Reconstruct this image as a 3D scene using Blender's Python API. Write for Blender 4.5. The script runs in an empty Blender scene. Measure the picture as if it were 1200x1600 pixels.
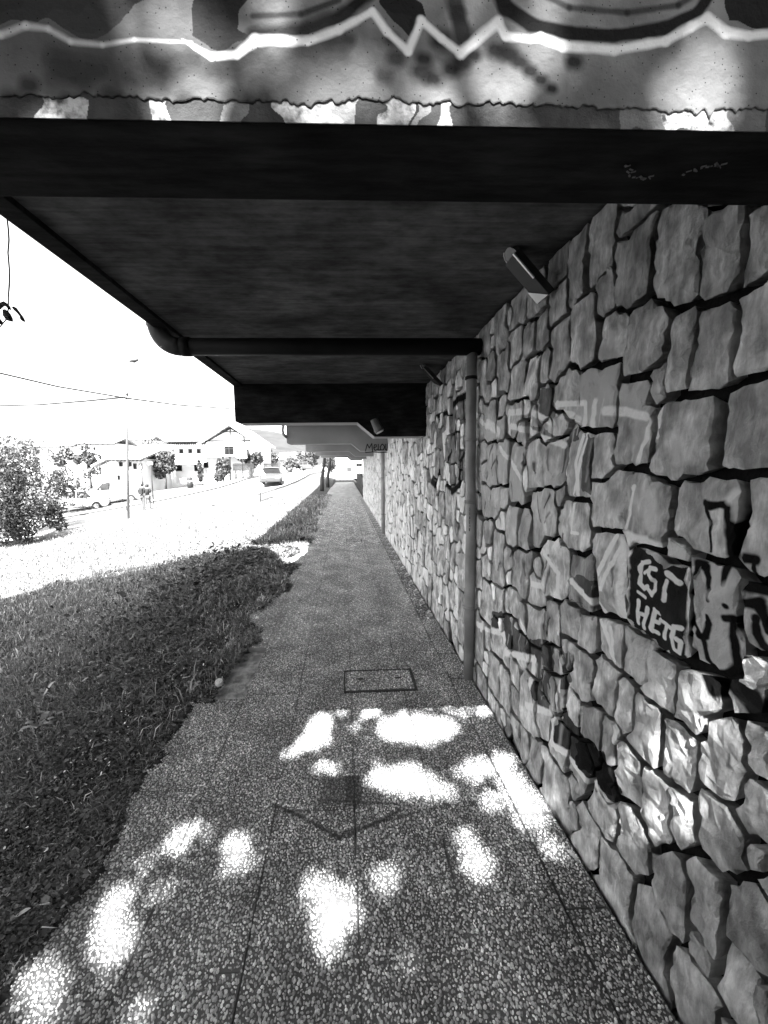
import bpy, bmesh, math, random
import numpy as np
from mathutils import Vector, Matrix

random.seed(7)
rng = np.random.default_rng(11)
S = bpy.context.scene
COL = S.collection

# ------------------------------------------------------------------ camera
YAW, PITCH, ROLL = 0.0350104, 0.1165674, 0.012
CAMZ = 1.67
f_ = Vector((math.sin(YAW)*math.cos(PITCH), math.cos(YAW)*math.cos(PITCH), -math.sin(PITCH)))
r0_ = Vector((math.cos(YAW), -math.sin(YAW), 0)); u0_ = r0_.cross(f_)
r_ = r0_*math.cos(ROLL) - u0_*math.sin(ROLL); u_ = u0_*math.cos(ROLL) + r0_*math.sin(ROLL)
cam_d = bpy.data.cameras.new('camera'); cam = bpy.data.objects.new('camera', cam_d); COL.objects.link(cam)
M4 = Matrix((r_, u_, -f_)).transposed().to_4x4(); M4.translation = Vector((0, 0, CAMZ))
cam.matrix_world = M4
cam_d.sensor_width = 36; cam_d.lens = 36*600/1600.0; cam_d.shift_x = 40/1600.0
cam_d.clip_start = 0.05; cam_d.clip_end = 3000
S.camera = cam

# ------------------------------------------------------------------ light
SUN_DIR = Vector((0.40, 1.813, -2.2)).normalized()      # the way the light travels
sun_el = math.asin(-SUN_DIR.z); sun_az = math.atan2(-SUN_DIR.x, -SUN_DIR.y)
W = bpy.data.worlds.new('World'); S.world = W; W.use_nodes = True
nt = W.node_tree; nt.nodes.clear()
sky = nt.nodes.new('ShaderNodeTexSky'); sky.sky_type = 'NISHITA'; sky.sun_disc = False
sky.sun_elevation = sun_el; sky.sun_rotation = sun_az; sky.air_density = 1.0; sky.dust_density = 2.0
bw = nt.nodes.new('ShaderNodeRGBToBW'); bg = nt.nodes.new('ShaderNodeBackground'); bg.inputs['Strength'].default_value = 0.105
wo = nt.nodes.new('ShaderNodeOutputWorld')
nt.links.new(sky.outputs[0], bw.inputs[0]); nt.links.new(bw.outputs[0], bg.inputs['Color']); nt.links.new(bg.outputs[0], wo.inputs[0])
sl = bpy.data.lights.new('sun', 'SUN'); sl.energy = 4.0; sl.angle = math.radians(0.53); sl.color = (1, 1, 1)
so = bpy.data.objects.new('sun', sl); COL.objects.link(so)
so.rotation_euler = SUN_DIR.to_track_quat('-Z', 'Y').to_euler(); so.location = (-3, -20, 30)
S.view_settings.view_transform = 'Standard'; S.view_settings.look = 'None'
S.view_settings.gamma = 1.0; S.view_settings.use_curve_mapping = False
S.view_settings.exposure = 3.25
S.render.engine = 'CYCLES'
try:
    S.cycles.max_bounces = 6; S.cycles.diffuse_bounces = 4
except Exception: pass

# ------------------------------------------------------------------ measuring helpers
NR, NU, NF = np.array(r_), np.array(u_), np.array(f_)
CP = np.array([0, 0, CAMZ])
def ray(px, py): return (px-560)/600*NR - (py-800)/600*NU + NF
def on(px, py, ax, val):
    d = ray(px, py); return CP + (val-CP[ax])/d[ax]*d
def proj(P):
    v = np.asarray(P, float) - CP; c = v@NF; c = np.where(np.abs(c) < 1e-6, 1e-6, c)
    return 560+600*(v@NR)/c, 800-600*(v@NU)/c, c
def sstep(a, b, x):
    t = np.clip((np.asarray(x, float)-a)/(b-a), 0, 1); return t*t*(3-2*t)
def ground(x, y):
    x = np.asarray(x, float); y = np.asarray(y, float)
    yc = np.where(y < 17, 17+(y-17)*0.35, y); yc = np.where(yc > 44, 44+(yc-44)*0.12, yc)
    xc = np.where(x < -28, -28+(x+28)*0.15, x); xc = np.minimum(xc, -1.0)
    p = -1.51 + 0.112*xc + 0.0718*yc
    w = sstep(1.0, 6.0, -x)
    far = sstep(30, 45, y)*0.8
    return p*w + (1-w)*(p*far*0.3 - 0.02) + 0.012*np.sin(x*2.1+y*1.3)*w
def vnoise(x, y, s=1.0, seed=0):
    x = np.asarray(x, float)*s; y = np.asarray(y, float)*s
    xi = np.floor(x).astype(int); yi = np.floor(y).astype(int); fx = x-xi; fy = y-yi
    def h(a, b):
        n = (a*374761393 + b*668265263 + seed*1442695041) & 0x7fffffff
        n = ((n ^ (n >> 13))*1274126177) & 0x7fffffff
        return ((n ^ (n >> 16)) & 0xffff)/65535.0
    fx = fx*fx*(3-2*fx); fy = fy*fy*(3-2*fy)
    return (h(xi, yi)*(1-fx)+h(xi+1, yi)*fx)*(1-fy)+(h(xi, yi+1)*(1-fx)+h(xi+1, yi+1)*fx)*fy

# ------------------------------------------------------------------ materials (all greys: the photograph is monochrome)
def g3(v): return (v, v, v, 1)
def mat(name, v, rough=0.8, amt=0.25, scale=6.0, bump=0.0, bscale=None, metal=0.0, rand=0.0, spec=0.3, bdist=0.02, detail=6, stain=0.0, stain_scale=1.5, stretch=(1,1,1), brough=.6):
    m = bpy.data.materials.new(name); m.use_nodes = True; n = m.node_tree; b = n.nodes['Principled BSDF']
    b.inputs['Roughness'].default_value = rough; b.inputs['Metallic'].default_value = metal
    b.inputs['Specular IOR Level'].default_value = spec
    geo = n.nodes.new('ShaderNodeNewGeometry'); mp = n.nodes.new('ShaderNodeMapping'); mp.inputs['Scale'].default_value = stretch
    n.links.new(geo.outputs['Position'], mp.inputs['Vector'])
    tx = n.nodes.new('ShaderNodeTexNoise'); tx.inputs['Scale'].default_value = scale; tx.inputs['Detail'].default_value = detail
    n.links.new(mp.outputs[0], tx.inputs['Vector'])
    mr = n.nodes.new('ShaderNodeMapRange'); mr.inputs[1].default_value = 0.25; mr.inputs[2].default_value = 0.75
    mr.inputs[3].default_value = v*(1-amt); mr.inputs[4].default_value = v*(1+amt)
    n.links.new(tx.outputs[0], mr.inputs[0]); out = mr.outputs[0]
    if rand > 0:
        oi = n.nodes.new('ShaderNodeObjectInfo'); m2 = n.nodes.new('ShaderNodeMapRange')
        m2.inputs[3].default_value = 1-rand; m2.inputs[4].default_value = 1+rand
        n.links.new(oi.outputs['Random'], m2.inputs[0])
        mu = n.nodes.new('ShaderNodeMath'); mu.operation = 'MULTIPLY'
        n.links.new(out, mu.inputs[0]); n.links.new(m2.outputs[0], mu.inputs[1]); out = mu.outputs[0]
    if stain > 0:
        t2 = n.nodes.new('ShaderNodeTexNoise'); t2.inputs['Scale'].default_value = stain_scale; t2.inputs['Detail'].default_value = 8
        n.links.new(mp.outputs[0], t2.inputs['Vector'])
        m3 = n.nodes.new('ShaderNodeMapRange'); m3.inputs[1].default_value = .4; m3.inputs[2].default_value = .62
        m3.inputs[3].default_value = 1-stain; m3.inputs[4].default_value = 1
        n.links.new(t2.outputs[0], m3.inputs[0])
        mu = n.nodes.new('ShaderNodeMath'); mu.operation = 'MULTIPLY'
        n.links.new(out, mu.inputs[0]); n.links.new(m3.outputs[0], mu.inputs[1]); out = mu.outputs[0]
    n.links.new(out, b.inputs['Base Color'])
    if bump > 0:
        t3 = n.nodes.new('ShaderNodeTexNoise'); t3.inputs['Scale'].default_value = bscale or scale*4; t3.inputs['Detail'].default_value = 10; t3.inputs['Roughness'].default_value = brough
        n.links.new(geo.outputs['Position'], t3.inputs['Vector'])
        bp = n.nodes.new('ShaderNodeBump'); bp.inputs['Strength'].default_value = bump; bp.inputs['Distance'].default_value = bdist
        n.links.new(t3.outputs[0], bp.inputs['Height']); n.links.new(bp.outputs[0], b.inputs['Normal'])
    m['out'] = out.node.name
    return m
def color_out(m):
    b = m.node_tree.nodes['Principled BSDF']; return b.inputs['Base Color'].links[0].from_socket
def attr_shade(m, name='shade'):
    """multiply the base colour by a per-vertex grey that belongs to each pebble / leaf / stone"""
    n = m.node_tree; b = n.nodes['Principled BSDF']; src = color_out(m)
    at = n.nodes.new('ShaderNodeAttribute'); at.attribute_name = name
    mu = n.nodes.new('ShaderNodeMath'); mu.operation = 'MULTIPLY'
    n.links.new(src, mu.inputs[0]); n.links.new(at.outputs['Fac'], mu.inputs[1]); n.links.new(mu.outputs[0], b.inputs['Base Color'])
    return m
class Canvas:
    """a sheet of spray paint made in code: value + coverage over a rectangle of a wall or floor"""
    def __init__(s, a0, a1, b0, b1, res):
        s.a0, s.b0, s.res = a0, b0, res; s.nw = int((a1-a0)/res); s.nh = int((b1-b0)/res)
        s.a1 = a0+s.nw*res; s.b1 = b0+s.nh*res
        s.v = np.zeros((s.nh, s.nw), np.float32); s.al = np.zeros((s.nh, s.nw), np.float32)
    def _blend(s, i0, i1, j0, j1, a, val):
        A = s.al[j0:j1, i0:i1]; V = s.v[j0:j1, i0:i1]
        na = a + A*(1-a); nv = np.where(na > 1e-5, (val*a + V*A*(1-a))/np.maximum(na, 1e-5), V)
        s.al[j0:j1, i0:i1] = na; s.v[j0:j1, i0:i1] = nv
    def stroke(s, pts, rad, val, soft=0.3, op=1.0):
        if np.isscalar(rad): rad = [rad]*len(pts)
        if len(pts) == 1: pts = [pts[0], (pts[0][0]+1e-4, pts[0][1])]; rad = [rad[0]]*2
        for k in range(len(pts)-1):
            (x0, y0), (x1, y1) = pts[k][:2], pts[k+1][:2]; R = max(rad[k], rad[k+1])*(1+soft)+s.res*2
            i0 = max(0, int((min(x0, x1)-R-s.a0)/s.res)); i1 = min(s.nw, int((max(x0, x1)+R-s.a0)/s.res)+1)
            j0 = max(0, int((min(y0, y1)-R-s.b0)/s.res)); j1 = min(s.nh, int((max(y0, y1)+R-s.b0)/s.res)+1)
            if i1 <= i0 or j1 <= j0: continue
            X, Y = np.meshgrid(s.a0+(np.arange(i0, i1)+.5)*s.res, s.b0+(np.arange(j0, j1)+.5)*s.res)
            dx, dy = x1-x0, y1-y0; L = dx*dx+dy*dy+1e-12
            t = np.clip(((X-x0)*dx+(Y-y0)*dy)/L, 0, 1); d = np.hypot(X-x0-t*dx, Y-y0-t*dy)
            r = rad[k]+(rad[k+1]-rad[k])*t
            r = r*(0.86+0.28*vnoise(X, Y, 60, 3))
            a = np.clip((r*(1+soft)-d)/np.maximum(r*2*soft, s.res), 0, 1)*op
            s._blend(i0, i1, j0, j1, a.astype(np.float32), val)
    def poly(s, pts, val, op=1.0, edge=0.006):
        P = np.array([p[:2] for p in pts]); mn = P.min(0)-.02; mx = P.max(0)+.02
        i0 = max(0, int((mn[0]-s.a0)/s.res)); i1 = min(s.nw, int((mx[0]-s.a0)/s.res)+1)
        j0 = max(0, int((mn[1]-s.b0)/s.res)); j1 = min(s.nh, int((mx[1]-s.b0)/s.res)+1)
        if i1 <= i0 or j1 <= j0: return
        X, Y = np.meshgrid(s.a0+(np.arange(i0, i1)+.5)*s.res, s.b0+(np.arange(j0, j1)+.5)*s.res)
        Xn = X+(vnoise(X, Y, 40, 5)-.5)*edge*3; Yn = Y+(vnoise(X, Y, 40, 9)-.5)*edge*3
        ins = np.zeros(X.shape, bool); n = len(P)
        for k in range(n):
            x0, y0 = P[k]; x1, y1 = P[(k+1) % n]
            if abs(y1-y0) < 1e-9: continue
            c = ((y0 > Yn) != (y1 > Yn)) & (Xn < (x1-x0)*(Yn-y0)/(y1-y0)+x0); ins ^= c
        s._blend(i0, i1, j0, j1, ins.astype(np.float32)*op, val)
    def image(s, name):
        im = bpy.data.images.new(name, s.nw, s.nh, alpha=True, float_buffer=False)
        im.colorspace_settings.name = 'Non-Color'; im.alpha_mode = 'CHANNEL_PACKED'
        a = np.empty((s.nh, s.nw, 4), np.float32); a[..., 0] = a[..., 1] = a[..., 2] = s.v; a[..., 3] = s.al
        im.pixels.foreach_set(a.ravel()); im.update(); im.pack(); return im
def paint_on(m, cv, axes, name, wear=0.35):
    n = m.node_tree; b = n.nodes['Principled BSDF']; src = color_out(m)
    geo = n.nodes.new('ShaderNodeNewGeometry'); sp = n.nodes.new('ShaderNodeSeparateXYZ'); n.links.new(geo.outputs['Position'], sp.inputs[0])
    cb = n.nodes.new('ShaderNodeCombineXYZ')
    for k, (ax, lo, hi) in enumerate(((axes[0], cv.a0, cv.a1), (axes[1], cv.b0, cv.b1))):
        mr = n.nodes.new('ShaderNodeMapRange'); mr.clamp = False
        mr.inputs[1].default_value = lo; mr.inputs[2].default_value = hi
        n.links.new(sp.outputs[ax], mr.inputs[0]); n.links.new(mr.outputs[0], cb.inputs[k])
    im = n.nodes.new('ShaderNodeTexImage'); im.image = cv.image(name); im.extension = 'CLIP'; im.interpolation = 'Linear'
    n.links.new(cb.outputs[0], im.inputs['Vector'])
    nz = n.nodes.new('ShaderNodeTexNoise'); nz.inputs['Scale'].default_value = 70; nz.inputs['Detail'].default_value = 6
    n.links.new(geo.outputs['Position'], nz.inputs['Vector'])
    wr = n.nodes.new('ShaderNodeMapRange'); wr.inputs[1].default_value = .3; wr.inputs[2].default_value = .55; wr.inputs[3].default_value = 1-wear; wr.inputs[4].default_value = 1
    n.links.new(nz.outputs[0], wr.inputs[0])
    iv = n.nodes.new('ShaderNodeMath'); iv.operation = 'SUBTRACT'; iv.inputs[0].default_value = 1; n.links.new(wr.outputs[0], iv.inputs[1])
    sc = n.nodes.new('ShaderNodeMath'); sc.operation = 'MULTIPLY'; n.links.new(iv.outputs[0], sc.inputs[0]); n.links.new(im.outputs['Color'], sc.inputs[1])     # white paint flakes, black soaks in
    i2 = n.nodes.new('ShaderNodeMath'); i2.operation = 'SUBTRACT'; i2.inputs[0].default_value = 1; n.links.new(sc.outputs[0], i2.inputs[1])
    mu = n.nodes.new('ShaderNodeMath'); mu.operation = 'MULTIPLY'; n.links.new(im.outputs['Alpha'], mu.inputs[0]); n.links.new(i2.outputs[0], mu.inputs[1])
    mx = n.nodes.new('ShaderNodeMix'); mx.data_type = 'FLOAT'
    n.links.new(mu.outputs[0], mx.inputs[0]); n.links.new(src, mx.inputs[2]); n.links.new(im.outputs['Color'], mx.inputs[3])
    n.links.new(mx.outputs[0], b.inputs['Base Color'])

# ------------------------------------------------------------------ object helpers
def link(o): COL.objects.link(o); return o
def tag(o, label=None, cat=None, group=None, kind=None):
    if label: o['label'] = label
    if cat: o['category'] = cat
    if group: o['group'] = group
    if kind: o['kind'] = kind
    return o
def thing(name, label, cat, loc=(0, 0, 0), rz=0.0, group=None):
    o = link(bpy.data.objects.new(name, None)); o.location = loc; o.rotation_euler = (0, 0, rz); o.empty_display_size = .2
    return tag(o, label, cat, group)
def np_mesh(name, V, F, m=None, smooth=False, shade=None):
    """V (n,3); F (k,3) or (k,4)"""
    me = bpy.data.meshes.new(name); V = np.ascontiguousarray(V, np.float32); F = np.ascontiguousarray(F, np.int32)
    me.vertices.add(len(V)); me.vertices.foreach_set('co', V.ravel())
    k = F.shape[1]; me.loops.add(F.size); me.loops.foreach_set('vertex_index', F.ravel())
    me.polygons.add(len(F)); me.polygons.foreach_set('loop_start', np.arange(0, F.size, k, dtype=np.int32))
    me.polygons.foreach_set('use_smooth', np.full(len(F), bool(smooth)))
    if shade is not None:
        at = me.attributes.new('shade', 'FLOAT', 'POINT'); at.data.foreach_set('value', np.ascontiguousarray(shade, np.float32))
    me.update(calc_edges=True); me.validate()
    if m: me.materials.append(m)
    return me
class MB:
    def __init__(s): s.v = []; s.f = []
    def add(s, vs, fs):
        o = len(s.v); s.v += [tuple(map(float, p)) for p in vs]; s.f += [tuple(i+o for i in q) for q in fs]; return s
    def box(s, c, d, rz=0.0, rx=0.0, ry=0.0):
        Mx = Matrix.Rotation(rz, 3, 'Z') @ Matrix.Rotation(ry, 3, 'Y') @ Matrix.Rotation(rx, 3, 'X')
        vs = [Vector(c)+Mx @ Vector((sx*d[0]/2, sy*d[1]/2, sz*d[2]/2)) for sx in (-1, 1) for sy in (-1, 1) for sz in (-1, 1)]
        return s.add(vs, [(0, 1, 3, 2), (4, 6, 7, 5), (0, 4, 5, 1), (2, 3, 7, 6), (0, 2, 6, 4), (1, 5, 7, 3)])
    def bx(s, x0, x1, y0, y1, z0, z1): return s.box(((x0+x1)/2, (y0+y1)/2, (z0+z1)/2), (x1-x0, y1-y0, z1-z0))
    def tube(s, pts, r, n=8, cap=True):
        pts = [Vector(p) for p in pts]; rs = r if isinstance(r, (list, tuple)) else [r]*len(pts)
        rings = []; up = Vector((0.3, 0.2, 1)).normalized()
        for i, p in enumerate(pts):
            t = (pts[min(i+1, len(pts)-1)]-pts[max(i-1, 0)]).normalized()
            a = t.cross(up)
            if a.length < 1e-3: a = t.cross(Vector((1, 0, 0)))
            a.normalize(); b = t.cross(a).normalized(); up = b.cross(t) if False else up
            rings.append([p+(a*math.cos(k*2*math.pi/n)+b*math.sin(k*2*math.pi/n))*rs[i] for k in range(n)])
        vs = [v for rg in rings for v in rg]; fs = []
        for i in range(len(pts)-1):
            for k in range(n): fs.append((i*n+k, i*n+(k+1) % n, (i+1)*n+(k+1) % n, (i+1)*n+k))
        if cap: fs.append(tuple(reversed(range(n)))); fs.append(tuple((len(pts)-1)*n+k for k in range(n)))
        return s.add(vs, fs)
    def prism(s, poly, a0, a1, axis):
        """poly: 2-D points in the two axes other than `axis`, extruded along it"""
        n = len(poly)
        def P(p, a): return (a, p[0], p[1]) if axis == 0 else ((p[0], a, p[1]) if axis == 1 else (p[0], p[1], a))
        vs = [P(p, a0) for p in poly]+[P(p, a1) for p in poly]
        fs = [tuple(range(n)), tuple(range(2*n-1, n-1, -1))]+[(i, i+n, (i+1) % n+n, (i+1) % n) for i in range(n)]
        return s.add(vs, fs)
    def lathe(s, prof, c=(0, 0, 0), n=16):
        vs = []; fs = []; m = len(prof)
        for r, z in prof:
            for k in range(n): vs.append((c[0]+r*math.cos(2*math.pi*k/n), c[1]+r*math.sin(2*math.pi*k/n), c[2]+z))
        for i in range(m-1):
            for k in range(n): fs.append((i*n+k, i*n+(k+1) % n, (i+1)*n+(k+1) % n, (i+1)*n+k))
        fs.append(tuple(reversed(range(n)))); fs.append(tuple((m-1)*n+k for k in range(n)))
        return s.add(vs, fs)
    def mesh(s, name, m, smooth=False, bevel=0):
        me = bpy.data.meshes.new(name); me.from_pydata(s.v, [], s.f)
        bm = bmesh.new(); bm.from_mesh(me); bmesh.ops.recalc_face_normals(bm, faces=bm.faces)
        if bevel: bmesh.ops.bevel(bm, geom=list(bm.edges), offset=bevel, segments=2, affect='EDGES', profile=.6)
        bm.to_mesh(me); bm.free()
        if smooth:
            for p in me.polygons: p.use_smooth = True
        if m: me.materials.append(m)
        return me
def obj(name, me, parent=None, local=False):
    """link a mesh; world-coordinate meshes under a plain Empty are shifted to its frame"""
    o = link(bpy.data.objects.new(name, me))
    if parent is not None:
        o.parent = parent
        if not local:
            q = parent
            off = Vector((0, 0, 0))
            while q is not None: off = off + q.location; q = q.parent
            o.location = -off
    return o
def struct(name, me, parent=None):
    o = obj(name, me, parent)
    if parent is None: o['kind'] = 'structure'
    return o
def copy_tree(o, parent=None):
    c = link(o.copy()); c.parent = parent
    for ch in list(o.children): copy_tree(ch, c)
    return c

# ================================================================== ground, road, walkway
WALLX = 0.99; CEIL = 2.65; BEAMZ = 2.2; EDGEX = -1.28; WALL_END = 20.6
M_soil = attr_shade(mat('turf_soil', 0.10, .95, .4, 5, spec=.05, bump=.6, bscale=60, bdist=.03))
M_road = mat('worn_asphalt', 0.27, .9, .15, 1.2, bump=.2, bscale=80, bdist=.01)
M_kerb = mat('kerb_concrete', 0.07, spec=.1, rough=.85, amt=.2, scale=5)
M_white = mat('white_marking', 0.75, .7, .1, 5)

def axis_pts(segs):
    out = []
    for a, b, st in segs: out += list(np.arange(a, b, st))
    out.append(segs[-1][1]); return np.array(out)
gx = axis_pts([(-400, -60, 34), (-60, -20, 2.0), (-20, -6, .7), (-6, -1.10, .2), (-1.10, -1.0, .1), (-1.0, 1.4, .4), (1.4, 8, 2), (8, 60, 10), (60, 400, 40)])
gy = axis_pts([(-60, -6, 6), (-6, 0, 1), (0, 14, .25), (14, 50, 1.0), (50, 120, 5), (120, 700, 45)])
X, Y = np.meshgrid(gx, gy); Z = ground(X, Y)
# lowered bed under the walkway
inw = (X > -1.06) & (X < 1.2) & (Y < 44); Z = np.where(inw, -0.12, Z)
Z = np.where((X >= 1.2), np.where(Y < 23, -0.12, -0.02), Z)
V = np.stack([X, Y, Z], -1).reshape(-1, 3); ny, nx = X.shape
idx = np.arange(nx*ny).reshape(ny, nx)
F = np.stack([idx[:-1, :-1], idx[:-1, 1:], idx[1:, 1:], idx[1:, :-1]], -1).reshape(-1, 4)
soil_tone = 1-.60*sstep(-3.2, -1.6, X+.6*vnoise(X, Y, 1.2, 3))*(1-sstep(3.2, 6.5, Y))      # bare earth by the paving, darkened further to stand for near shade
struct('ground', np_mesh('ground', V, F, M_soil, smooth=True, shade=soil_tone.ravel()))

def smooth_line(pts, n=60):
    P = np.array(pts, float); t = np.r_[0, np.cumsum(np.hypot(*np.diff(P, axis=0).T))]
    for _ in range(2):
        Q = [P[0]]
        for k in range(len(P)-1): Q += [P[k]*.75+P[k+1]*.25, P[k]*.25+P[k+1]*.75]
        P = np.array(Q+[P[-1]])
    t = np.r_[0, np.cumsum(np.hypot(*np.diff(P, axis=0).T))]; tt = np.linspace(0, t[-1], n)
    return np.stack([np.interp(tt, t, P[:, 0]), np.interp(tt, t, P[:, 1])], -1)
near = smooth_line([(-46, 5), (-30, 12.5), (-17.4, 19.6), (-12.2, 22.6), (-7.2, 25.5), (-4.9, 30), (-4.1, 39), (-3.8, 60), (-3.8, 110)])
far = smooth_line([(-50, 12), (-34, 20), (-21.5, 27), (-16.5, 30), (-13, 33.5), (-11.3, 38), (-10.8, 46), (-10.6, 60), (-10.6, 110)])
def ribbon(A, B, dz, nw=8):
    t = np.linspace(0, 1, nw)[None, :, None]; P = A[:, None, :]*(1-t)+B[:, None, :]*t
    z = ground(P[..., 0], P[..., 1])+dz; V = np.concatenate([P, z[..., None]], -1).reshape(-1, 3)
    i = np.arange(len(A)*nw).reshape(len(A), nw)
    return V, np.stack([i[:-1, :-1], i[:-1, 1:], i[1:, 1:], i[1:, :-1]], -1).reshape(-1, 4)
V, F = ribbon(near, far, 0.03); struct('road', np_mesh('road', V, F, M_road, smooth=True))
def kerb(A, name, off):
    d = np.gradient(A, axis=0); d /= np.hypot(d[:, 0], d[:, 1])[:, None]; n = np.stack([-d[:, 1], d[:, 0]], -1)
    B = A+n*off; z = ground(A[:, 0], A[:, 1])
    R = np.stack([np.c_[A, z-.1], np.c_[A, z+.14], np.c_[B, z+.14], np.c_[B, z-.1]], 1); k = len(A)
    V = R.reshape(-1, 3); i = np.arange(k*4).reshape(k, 4)
    F = np.concatenate([np.stack([i[:-1, j], i[:-1, j+1], i[1:, j+1], i[1:, j]], -1) for j in range(3)])
    struct(name, np_mesh(name, V, F, M_kerb))
kerb(far, 'kerb', .18)
_mk = M_kerb; M_kerb = mat('pale_kerb', .30, .85, .2, 5); kerb(near, 'kerb', -.15); M_kerb = _mk
# pale far pavement and forecourt
pav = far.copy(); d = np.gradient(pav, axis=0); d /= np.hypot(d[:, 0], d[:, 1])[:, None]; n_ = np.stack([-d[:, 1], d[:, 0]], -1)
M_pav = mat('pavement_concrete', 0.34, .9, .15, 2)
V, F = ribbon(pav+n_*.19, pav+n_*2.2, 0.10, 4); struct('pavement', np_mesh('pavement', V, F, M_pav))
# forecourt past the end of the walkway
xs = np.linspace(-3.4, 14, 8); ys = np.linspace(44.2, 100, 12); A = np.array([[-3.4, y] for y in ys]); B = np.array([[14.0, y] for y in ys])
V, F = ribbon(A, B, .03, 8); struct('forecourt', np_mesh('forecourt', V, F, M_pav))
# broken centre dashes of the road
dm = MB(); mid = (near+far)/2
def dash(mb, A, B, w, dz):
    A = np.array(A); B = np.array(B); d = (B-A)/np.hypot(*(B-A)); n = np.array([-d[1], d[0]])*w/2
    vs = [A+n, B+n, B-n, A-n]; mb.add([(v[0], v[1], float(ground(*v))+dz) for v in vs], [(0, 1, 2, 3)])
for k in range(2, 58, 2): dash(dm, mid[k], mid[k]+(mid[k+1]-mid[k])*.8, .12, .045)
struct('road_marking', dm.mesh('road_marking', M_white))

# dark strips standing for shadow and kerb lines on the road
def gnd(px, py):
    p = on(px, py, 2, -.5)
    for _ in range(12):
        z = float(ground(p[0], p[1]))+.03; q = on(px, py, 2, z); p = p*.5+q*.5
    return p
tm = MB()
for (x0, y0, x1, y1, w) in ((247, 782, 267, 777, .16), (266, 787, 288, 780, .14), (290, 776, 320, 773, .14), (328, 751, 350, 747, .16), (300, 781, 330, 777, .10), (235, 795, 250, 791, .14), (345, 765, 357, 763, .2), (365, 757, 383, 753, .14), (330, 790, 350, 785, .10)):
    p, q = gnd(x0, y0), gnd(x1, y1); dash(tm, (p[0], p[1]), (q[0], q[1]), w, .045)
struct('road_shadow_strip', tm.mesh('road_shadow_strip', mat('road_shadow_dark', .012, .8, .2, 5, spec=.1)))  # cast shadow lines laid on the road as dark strips

# --- walkway of washed-pebble slabs
M_bed = mat('mortar_bed', 0.55, .95, .4, 9, bump=1.0, bscale=22, bdist=.05, stain=.5, stain_scale=11)
# the bed: cracked mortar left where slabs are gone
bx = np.linspace(-1.2, 1.02, 75); by = np.concatenate([np.arange(-1, 10, .03), np.arange(10, 44.1, .5)])
X, Y = np.meshgrid(bx, by); Z = -0.048+0.014*(vnoise(X, Y, 9, 2)-.5)+0.010*(vnoise(X, Y, 30, 4)-.5)
crk = np.abs(vnoise(X*.5, Y, 12, 21)-.5); Z -= np.where(crk < .03, .018, 0)
V = np.stack([X, Y, Z], -1).reshape(-1, 3); i = np.arange(X.size).reshape(X.shape)
F = np.stack([i[:-1, :-1], i[:-1, 1:], i[1:, 1:], i[1:, :-1]], -1).reshape(-1, 4)
walkway = struct('walkway', np_mesh('walkway', V, F, M_bed, smooth=False))

M_peb = attr_shade(mat('washed_pebbles', 0.56, .75, .12, 3.0, spec=.3, stain=.32, stain_scale=3.1))
gcv = Canvas(-1.2, 1.0, .7, 4.2, .004)
def GP(px, py): p = on(px, py, 2, 0); return (p[0], p[1])
gcv.stroke([GP(428, 1258), GP(470, 1275), GP(530, 1308), GP(580, 1290), GP(625, 1265)], .010, .03, .6, .8)
gcv.stroke([GP(520, 1304), GP(600, 1282), GP(680, 1262)], .007, .03, .7, .6)
gcv.poly([GP(505, 1213), GP(560, 1213), GP(560, 1258), GP(500, 1258)], .05, .45)
gcv.poly([GP(540, 1213), GP(565, 1213), GP(566, 1258), GP(538, 1258)], .03, .6)
gcv.stroke([GP(860, 1350), GP(880, 1345)], .02, .05, .8, .4)
gcv.stroke([GP(500, 1250), GP(620, 1256)], .006, .04, .6, .7)
paint_on(M_peb, gcv, (0, 1), 'pavement_paint', .3)

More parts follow.
